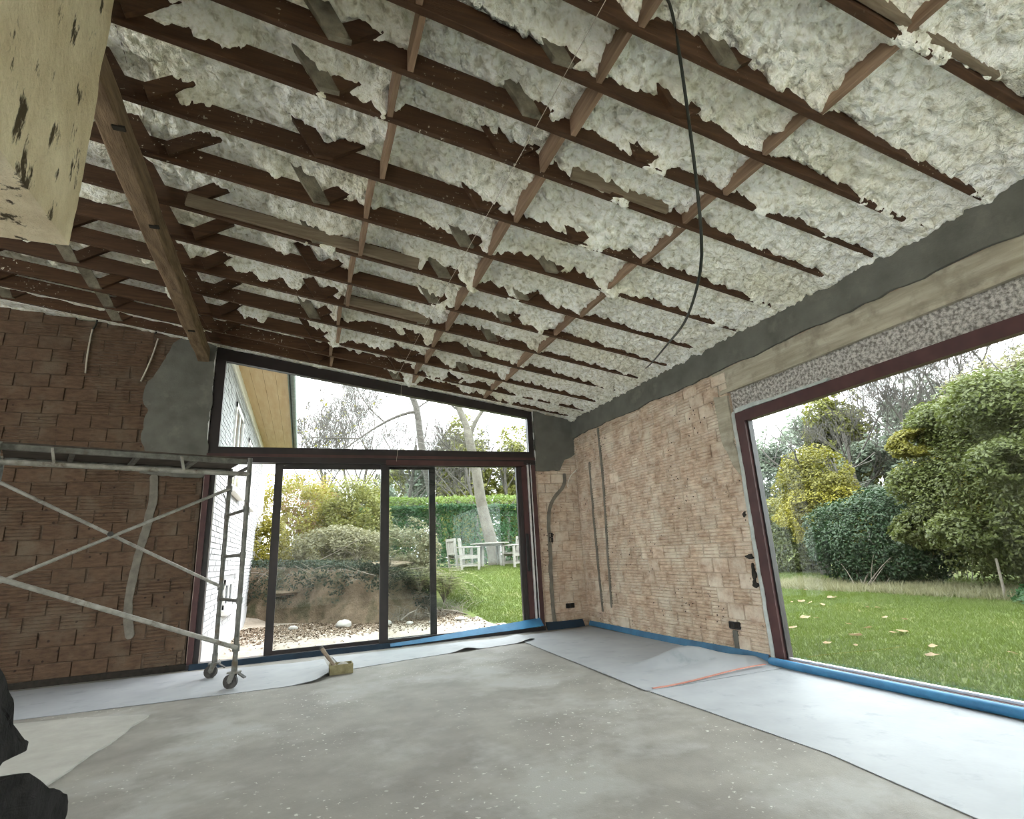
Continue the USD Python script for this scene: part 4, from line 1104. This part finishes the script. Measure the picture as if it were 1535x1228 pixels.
for i in range(120):
    b = np.array([r.uniform(-2.6, -.7), r.uniform(3.7, 4.5), -.08])
    d = r.normal(0, 1, 3) * np.array([.5, .3, .2]) + ez * .12
    brush.append(tube([b, b + d * .25 + ez * .1, b + d * .5 + ez * .08], [.006, .005, .003], 3, cap=False))
obj('brush_pile', cat_(brush), K['twig'], label='grey heap of cut brush in front of the ferns', cat='brush', kind='stuff')

# hedge behind the garden table
def hedge_box(x0, x1, y0, y1, z1, n, size, seed):
    r = np.random.default_rng(seed)
    u = r.random((n, 3))
    face = r.random(n)
    p = np.c_[x0 + u[:, 0] * (x1 - x0), y0 + u[:, 1] * (y1 - y0), u[:, 2]]
    dep = np.abs(r.normal(0, .16, n))
    f = face < .62
    p[f, 1] = y0 + dep[f]
    tp = ~f & (face < .9)
    zt = z1 + .22 * (fbm(np.c_[p[:, 0] * .9, p[:, 1], 0 * dep], 3, seed) - .5)
    g0 = gz(p[:, 0], p[:, 1])
    p[:, 2] = g0 + u[:, 2] * (zt - g0)
    p[tp, 2] = zt[tp] - dep[tp]
    p[f, 1] += .5 * (fbm(np.c_[p[f, 0] * 1.2, 0 * dep[f], p[f, 2] * 1.2], 3, seed + 2) - .5)
    return leaves(p, size, seed + 4, .3, np.tile([0, -.7, .2], (n, 1)))


t = thing('hedge', 'clipped dark green hedge with yellow-green top behind the garden table', 'hedge', (2.5, 12, .8))
obj('foliage', hedge_box(-2.8, 8.0, 11.8, 12.8, 3.0, 30000, .10, 71), K['l_hedge'], t)
obj('new_growth', hedge_box(-2.0, 8.0, 11.9, 12.6, 3.35, 9000, .10, 72).slice_plane([0, 0, 2.75], [0, 0, 1]), K['l_hedge_top'], t, label='yellow-green new growth along the top')
obj('stems', cat_([tube([(x, 12.3, .7), (x + .1, 12.3, 2.2)], .03, 5, cap=False) for x in np.arange(-2.6, 8, .5)]), K['bark_dark'], t)

# garden table and chairs
def garden_chair(name, label, c, rz):
    t = thing(name, label, 'garden chair', c, 'pale garden chairs round the table')
    R = trimesh.transformations.rotation_matrix(rz, (0, 0, 1))
    R[:3, 3] = c

    def add(n, m):
        obj(n, m.apply_transform(R), K['garden_wood'], t)
    w, d = .60, .56
    for sx in (-1, 1):
        add('leg', box(sx * w / 2 - .03, sx * w / 2 + .03, -d / 2 - .0, -d / 2 + .06, 0, .66))
        add('leg', plank((sx * w / 2, d / 2 - .03, 0), (sx * w / 2, d / 2 + .06, .93), .06, .06))
        add('arm_rest', bevel(sx * w / 2 - .04, sx * w / 2 + .04, -d / 2 - .02, d / 2 + .03, .64, .67, .008))
        add('side_rail', box(sx * w / 2 - .02, sx * w / 2 + .02, -d / 2 + .03, d / 2, .32, .40))
        add('stretcher', box(sx * w / 2 - .02, sx * w / 2 + .02, -d / 2 + .03, d / 2 - .03, .10, .15))
    for k in range(6):
        y = -d / 2 + .02 + k * .09
        add('seat_slat', box(-w / 2 + .02, w / 2 - .02, y, y + .075, .40, .425))
    add('back_rail', plank((-w / 2, d / 2 + .055, .89), (w / 2, d / 2 + .055, .89), .05, .09))
    add('back_rail', plank((-w / 2, d / 2 + .01, .47), (w / 2, d / 2 + .01, .47), .05, .06))
    for k in range(7):
        x = -w / 2 + .09 + k * (w - .18) / 6
        add('back_slat', plank((x, d / 2 + .01, .49), (x, d / 2 + .055, .87), .04, .02))


cz = lambda x, y: (x, y, float(gz(x, y)) - .01)
garden_chair('garden_chair', 'pale wooden garden armchair left of the table, nearest the hedge gap', cz(.62, 8.35), math.radians(70))
garden_chair('garden_chair', 'pale wooden garden armchair behind the left one, half hidden by it', cz(.55, 9.25), math.radians(100))
garden_chair('garden_chair', 'pale wooden garden armchair right of the table, cut by the door jamb', cz(2.05, 8.3), math.radians(-75))
garden_chair('garden_chair', 'pale wooden garden armchair right of the table, farther from the house', cz(2.30, 9.2), math.radians(-110))
tt = thing('garden_table', 'pale round wooden garden table on the lawn between the chairs', 'table', cz(1.45, 8.95))
tz = float(gz(1.45, 8.95))
obj('table_top', trimesh.creation.cylinder(.62, .035, sections=36).apply_translation((1.45, 8.95, tz + .725)), K['garden_wood'], tt)
obj('apron', trimesh.creation.annulus(.40, .43, .07, sections=28).apply_translation((1.45, 8.95, tz + .672)), K['garden_wood'], tt)
for k in range(4):
    a_ = k * 1.571 + .6
    obj('leg', plank((1.45 + .42 * math.cos(a_), 8.95 + .42 * math.sin(a_), tz - .02), (1.45 + .36 * math.cos(a_), 8.95 + .36 * math.sin(a_), tz + .70), .06, .06), K['garden_wood'], tt)

# trees
tb = thing('big_tree', 'pale leaning tree trunk with two forking limbs behind the garden table', 'tree', (2.0, 10.2, .8))
obj('trunk', tube(spline([(2.02, 10.2, .6), (1.98, 10.2, 1.2), (1.84, 10.2, 1.9), (1.62, 10.2, 2.9), (1.46, 10.2, 4.1), (1.28, 10.2, 5.0), (1.2, 10.2, 5.5)], 26), np.linspace(.225, .15, 26), 14), K['bark'], tb, smooth=True)
obj('limb', tube(spline([(1.24, 10.2, 5.2), (1.0, 10.25, 6.1), (.70, 10.3, 7.0), (.65, 10.3, 8.4), (.3, 10.4, 10)], 20), np.linspace(.13, .06, 20), 10), K['bark'], tb, smooth=True)
obj('limb', tube(spline([(1.30, 10.2, 5.3), (1.6, 10.1, 6.0), (2.1, 10.0, 6.6), (2.9, 10, 7.1), (3.6, 10, 7.3)], 20), np.linspace(.08, .025, 20), 8), K['bark'], tb, smooth=True)
obj('limb', tube(spline([(1.55, 10.2, 3.4), (1.2, 10.3, 4.3), (.7, 10.4, 4.9)], 12), np.linspace(.07, .025, 12), 8), K['bark'], tb, smooth=True)
for k, (b, l, sd_) in enumerate((((2.6, 10, 6.95), (.8, 0, .7), 1), ((.66, 10.3, 8.0), (-.5, 0, .8), 2), ((1.0, 10.25, 6.2), (-.8, 0, .5), 3), ((1.2, 10.3, 4.3), (-.7, 0, .8), 4), ((3.4, 10, 7.3), (.9, 0, -.3), 5))):
    a1, a2 = branches(b, 1.6, .035, 3, 80 + sd_, lean=l, kids=4, minr=.006)
    obj('twigs', cat_([a1, a2]), K['bark_dark'], tb)
t2 = thing('side_tree', 'grey tree limb rising in the middle of the top window left of the leaning trunk', 'tree', (-.2, 14.5, .8))
obj('trunk', tube(spline([(.9, 14.5, .6), (.75, 14.5, 4), (.35, 14.5, 6.2), (.15, 14.5, 7.6), (-.25, 14.5, 8.6), (-.3, 14.5, 10.5)], 24), np.linspace(.20, .10, 24), 10), K['bark_dark'], t2, smooth=True)
obj('limb', tube(spline([(.2, 14.5, 7.3), (-.9, 14.5, 6.9), (-2.2, 14.4, 6.0), (-3.0, 14.4, 5.4)], 18), np.linspace(.07, .02, 18), 7), K['bark_dark'], t2, smooth=True)
for k, (b, l) in enumerate((((-1.2, 14.5, 6.8), (-.8, 0, .5)), ((-2.2, 14.4, 6.0), (-.8, 0, .1)), ((-.3, 14.5, 9), (-.6, 0, .7)), ((.2, 14.5, 7.4), (.8, 0, .6)))):
    a1, a2 = branches(b, 1.9, .035, 3, 90 + k, lean=l, kids=4, minr=.008)
    obj('twigs', cat_([a1, a2]), K['bark_dark'], t2)


def bare(name, label, loc, H, seed, levels=5, kids=4, leafn=0, leafm=None, group=None, minr=.008, r0=.17):
    t = thing(name, label, 'tree', loc, group)
    a1, a2 = branches((loc[0], loc[1], loc[2] - .3), H, r0, levels, seed, kids=kids, minr=minr, up=.35, spread=.7)
    obj('trunk', a1, K['bark_dark'], t)
    obj('branches', a2, K['bark_dark'], t)
    if leafn:
        r = np.random.default_rng(seed)
        v = a2.vertices[r.integers(0, len(a2.vertices), leafn)] + r.normal(0, .12, (leafn, 3))
        obj('leaves', leaves(v, .16, seed + 2), K[leafm], t)
    return t


B1 = bare('bare_tree', 'tall bare tree filling the middle of the top window', (1.0, 24, .8), 7.5, 201, 5, 4)
B2 = bare('bare_tree', 'slim bare tree in the top window, left of the tallest', (-1.9, 23, .8), 6.5, 202, 5, 4, r0=.13)
B3 = bare('bare_tree', 'small nearly bare tree with a few yellow leaves beside the gutter', (-3.7, 20, .8), 5.0, 203, 5, 4, 160, 'l_gold', r0=.09)
dup(B1, (3.3, 29, .8), 100, .95, 'bare tree right of the tallest one in the top window')
dup(B2, (-.4, 30, .8), 200, 1.1, 'thin bare tree behind the two tall ones in the top window')
dup(B1, (7.6, 24, .8), 40, .85, 'bare tree behind the leaning trunk at the right end of the top window')
dup(B1, (5.2, 21, .8), 140, .85, 'bare tree just left of the leaning trunk in the top window')
dup(B2, (-3.0, 27, .8), 300, 1.0, 'faint bare tree above the yellow shrub')
dup(B1, (15.2, 6.4, 0), 10, .72, 'bare tree above the golden tree in the big window')
dup(B2, (14.2, 3.0, 0), 100, .85, 'slim bare tree above the dark evergreen shrub')
dup(B2, (12.8, 1.2, 0), 60, .8, 'slim bare tree left of the big beech')
dup(B1, (11.6, -.2, 0), 250, .68, 'bare tree spreading above the big hedge at the upper right')
dup(B2, (16.0, 4.2, 0), 30, .75, 'bare tree in the middle of the big window')
dup(B2, (18.5, 7.5, 0), 130, .8, 'slim bare tree left of the middle of the big window')
dup(B1, (20, 1.5, 0), 310, .8, 'bare tree behind the big hedge in the right window')
dup(B1, (13.5, -3.0, 0), 20, .62, 'bare tree at the right edge of the big window')


def leafy(name, label, loc, parts, seed, H=3.0, group=None):
    t = thing(name, label, 'tree', loc, group)
    a1, a2 = branches((loc[0], loc[1], loc[2] - .3), H, .14, 2, seed, kids=5, minr=.015)
    obj('trunk', a1, K['bark_dark'], t)
    obj('branches', a2, K['bark_dark'], t)
    for m, mm in parts:
        obj('crown', m, mm, t)
    return t


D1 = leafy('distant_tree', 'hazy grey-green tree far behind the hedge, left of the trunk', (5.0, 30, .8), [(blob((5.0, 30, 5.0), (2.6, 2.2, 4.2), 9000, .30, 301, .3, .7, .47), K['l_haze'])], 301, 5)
D2 = leafy('distant_tree', 'hazy conifer far behind the leaning trunk', (7.8, 34, .8), [(blob((7.8, 34, 5.6), (2.0, 2.0, 5.6), 9000, .28, 302, .3, .9, .45), K['l_conifer'])], 302, 7)
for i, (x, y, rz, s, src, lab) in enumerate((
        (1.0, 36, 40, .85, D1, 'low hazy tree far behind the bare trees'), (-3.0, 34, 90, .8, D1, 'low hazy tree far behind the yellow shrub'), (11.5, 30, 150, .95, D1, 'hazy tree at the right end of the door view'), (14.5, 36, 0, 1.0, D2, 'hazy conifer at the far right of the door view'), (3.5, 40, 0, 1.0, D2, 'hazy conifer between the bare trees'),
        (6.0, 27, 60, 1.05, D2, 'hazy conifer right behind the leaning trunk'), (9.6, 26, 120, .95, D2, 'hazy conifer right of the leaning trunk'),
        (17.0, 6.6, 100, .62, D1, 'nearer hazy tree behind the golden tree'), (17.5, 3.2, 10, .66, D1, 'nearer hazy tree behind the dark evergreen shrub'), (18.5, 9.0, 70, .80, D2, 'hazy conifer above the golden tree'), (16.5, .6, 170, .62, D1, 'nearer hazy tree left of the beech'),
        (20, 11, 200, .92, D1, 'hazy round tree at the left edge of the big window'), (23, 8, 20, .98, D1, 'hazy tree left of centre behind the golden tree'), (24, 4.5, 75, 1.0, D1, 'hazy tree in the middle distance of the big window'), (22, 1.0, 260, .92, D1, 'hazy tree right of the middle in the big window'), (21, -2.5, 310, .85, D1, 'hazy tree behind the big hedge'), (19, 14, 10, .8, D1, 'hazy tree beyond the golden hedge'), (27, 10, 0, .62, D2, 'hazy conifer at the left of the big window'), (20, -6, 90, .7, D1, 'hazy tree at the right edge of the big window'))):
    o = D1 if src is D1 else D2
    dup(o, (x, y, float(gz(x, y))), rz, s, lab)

# seen through the big window
shrub('dark_shrub', 'rounded dark ivy-leaved evergreen shrub in the middle of the big window', 'shrub', [(blob((8.3, 1.0, 1.05), (1.1, 1.75, 1.2), 34000, .07, 21, .5, 2.0, .36), K['l_dark'])], stems=stems_at(7.6, .9, .9, 16, 11, .9))
hd_t = leafy('beech_tree', 'large yellow-green beech tree at the right of the big window', (8.6, -2.2, 0), [(blob((8.0, -1.9, 1.7), (1.3, 1.9, 1.8), 36000, .072, 22, .45, 1.8, .40), K['l_beech']), (blob((7.6, -3.8, 2.1), (1.4, 1.8, 2.1), 36000, .072, 23, .45, 1.8, .40), K['l_beech'])] + [(blob(c_, (rr_, rr_ * 1.15, rr_ * .75), int(n_ * 1.8), .075, 400 + j_, .2, 2.4, .45), K[m_]) for j_, (c_, rr_, n_, m_) in enumerate((((7.4, -.75, 2.1), .55, 2600, 'l_beech'), ((7.6, -.5, 1.2), .55, 2600, 'l_beech'), ((7.7, -1.3, 3.2), .65, 3000, 'l_beech'), ((7.0, -2.4, 3.3), .7, 3400, 'l_beech'), ((6.8, -1.6, 1.1), .5, 1500, 'l_beech'), ((6.5, -2.7, 2.2), .5, 2200, 'l_beech'), ((7.2, -.9, 2.85), .4, 1500, 'l_gold')))], 22, 3.2)
leafy('beech_tree', 'taller pale green tree crown behind the large beech tree', (10.6, -1.3, 0), [(blob((10.6, -1.4, 3.2), (1.5, 2.0, 1.9), 12000, .11, 24, .4, 1.6, .43), K['l_olive'])], 24, 3.5)
leafy('gold_tree', 'young golden-leaved tree left of the dark evergreen shrub', (9.6, 3.7, 0), [(blob((9.6, 3.5, 2.3), (.9, 1.3, 1.5), 14000, .085, 25, .3, 1.6, .46), K['l_gold']), (blob((9.5, 3.3, 1.7), (1.0, 1.4, 1.0), 12000, .08, 26, .3, 1.6, .44), K['l_yellow'])], 25, 3.0)
shrub('garden_hedge', 'long yellow-green hedge at the left of the big window', 'hedge', [(blob((10.2, 6.0, 1.0), (1.0, 2.6, 1.25), 16000, .11, 27, .5, 1.6, .38), K['l_beech']), (blob((10.3, 6.0, 2.0), (.8, 2.6, .45), 5000, .11, 28, .2, 1.8, .42), K['l_gold'])], stems=stems_at(9.8, 5.5, 1.0, 10, 12, .9))
shrub('yellow_bush', 'yellow-tipped bush between the dark evergreen shrub and the beech tree', 'shrub', [(blob((9.6, .2, 2.0), (.8, 1.2, .9), 6000, .11, 29, .3, 1.8, .44), K['l_yellow'])], stems=stems_at(9.6, .2, 1.6, 6, 13))
shrub('ground_ivy', 'patch of bright green ground plants at the foot of the beech tree', 'ground plants', [(blob((6.9, -3.3, .02), (.8, 1.3, .32), 5000, .09, 30, .3, 2, .3), K['l_hedge'])])
shrub('dry_grass', 'strip of dry grass and weeds along the foot of the shrubs', 'weeds', [(blades(scatter(9000, 6.6, 8.2, -3.2, 3.2, 33), .16, .02, 34), K['l_olive'])])
obj('wooden_stake', tube([(6.9, -1.95, -.15), (6.88, -1.98, .62)], [.024, .020], 8), K['twig'], label='pale wooden stake standing in front of the beech tree', cat='stake')
# fallen leaves
ml = leaves(np.zeros((1, 3)), .15, 3, 6)
bl = np.array([(-.07, 0, .0), (-.03, .045, .012), (.02, .03, .004), (.075, .0, .02), (.03, -.05, .015), (-.035, -.03, .0), (0, 0, .018)])
ltri = [(6, 0, 5), (6, 5, 4), (6, 4, 3), (6, 3, 2), (6, 2, 1), (6, 1, 0)]
r = np.random.default_rng(77)
spots = []
for row, (d0, d1_, n) in enumerate(((1.3, 2.6, 8), (2.8, 4.2, 10), (4.5, 6.6, 12))):
    for i in range(n):
        x = r.uniform(d0, d1_)
        spots.append((row, i, n, x, -5.6 + 1.15 * x + (i + r.uniform(.1, .9)) / n * -(3.2 - .12 * x) + 1.4))
first = None
for row, i, n, x, y in spots:
    lab = f'brown fallen leaf on the lawn, {ordinal[i]} from the left in the {("nearest", "middle", "farthest")[row]} scatter'
    z = float(gz(x, y)) + .045
    if first is None:
        first = thing('fallen_leaf', lab, 'leaf', (x, y, z), 'fallen leaves on the lawn')
        obj('blade', trimesh.Trimesh(bl + np.array([x, y, z]), np.array(ltri), process=False), K['deadleaf'], first)
    else:
        dup(first, (x, y, z), r.uniform(0, 360), r.uniform(.55, 1.25), rotx=r.uniform(-25, 25), label=lab)

# ------------------------------------------------------------------ white house wing
HX = -5.35
hs = thing('house_wing', 'white painted brick house wing with tan wooden eaves, left of the yard', 'house', (HX, 4, 0))
obj('wall', box(HX - .3, HX - .006, .30, 8.55, -.3, 4.45), K['whitemortar'], hs)
obj('plinth', box(HX - .3, HX + .015, .30, 8.56, -.3, .26), K['whitebrick'], hs)
opens = [(1.85, 3.15, 2.42, 3.86), (4.3, 5.6, 2.42, 3.75), (2.2, 3.5, .50, .96)]
r = np.random.default_rng(2)
cnt, rest = 0, []
z = .265
row = 0
while z < 4.36:
    y = .32 - (.115 if row % 2 else 0)
    while y < 8.5:
        a_, b_ = max(y, .32), min(y + .222, 8.54)
        if b_ - a_ > .03 and not any(o[0] - .05 < b_ and a_ < o[1] + .05 and o[2] - .09 < z + .065 and z < o[3] + .05 for o in opens):
            m = box(HX - .03, HX + .002 + r.uniform(-.003, .004), a_, b_, z, min(z + .066, 4.36))
            if y < 3.0 and z < 2.6 and cnt < 295:
                obj('brick', m, K['whitebrick'], hs)
                cnt += 1
            else:
                rest.append(m)
        y += .232
    z += .077
    row += 1
obj('brickwork', cat_(rest), K['whitebrick'], hs, kind='stuff', label='rest of the white brickwork')
for (ya_, yb_, za_, zb_q) in opens:
    wv = obj('window', cat_([box(HX - .02, HX + .012, ya_, ya_ + .09, za_, zb_q), box(HX - .02, HX + .012, yb_ - .09, yb_, za_, zb_q), box(HX - .02, HX + .012, ya_, yb_, zb_q - .09, zb_q), box(HX - .02, HX + .012, ya_, yb_, za_, za_ + .07), box(HX - .02, HX + .008, (ya_ + yb_) / 2 - .03, (ya_ + yb_) / 2 + .03, za_, zb_q)]), K['whitestrip'], hs)
    obj('window_glass', box(HX - .03, HX - .004, ya_ + .05, yb_ - .05, za_ + .05, zb_q - .05), K['glassdark'], wv)
    obj('window_sill', bevel(HX - .02, HX + .10, ya_ - .08, yb_ + .08, za_ - .085, za_, .01), K['whitestrip'], hs)
obj('corner_board', box(HX - .01, HX + .10, 8.35, 8.62, -.2, 4.36), K['whitestrip'], hs)
for k in range(4):
    x0, x1 = HX - .02 + k * .198, HX - .02 + (k + 1) * .198 - .004
    obj('soffit_board', box(x0, x1, .25, 8.9, 4.35, 4.37), K['soffit'], hs)
obj('fascia', box(HX + .77, HX + .79, .25, 8.92, 4.30, 4.52), K['roof'], hs)
obj('gutter', tube([(HX + .845, .25, 4.37), (HX + .845, 8.95, 4.37)], .055, 12), K['roof'], hs, smooth=40)
obj('frieze_board', box(HX + .002, HX + .03, .25, 8.6, 4.16, 4.35), K['whitestrip'], hs)
rp = sg.Polygon([(HX - 3.2, 6.3), (HX - 3.2, 6.4), (HX + .88, 4.53), (HX + .86, 4.44)])
obj('roof_slope', extrude_on(rp, 'xz', .25, 8.95), K['roof'], hs)
obj('wall_cable', tube(spline([(HX + .02, 1.0, 2.2), (HX + .02, 1.5, 2.05), (HX + .02, 1.75, 1.75)], 10), .008, 5), K['cable'], hs)
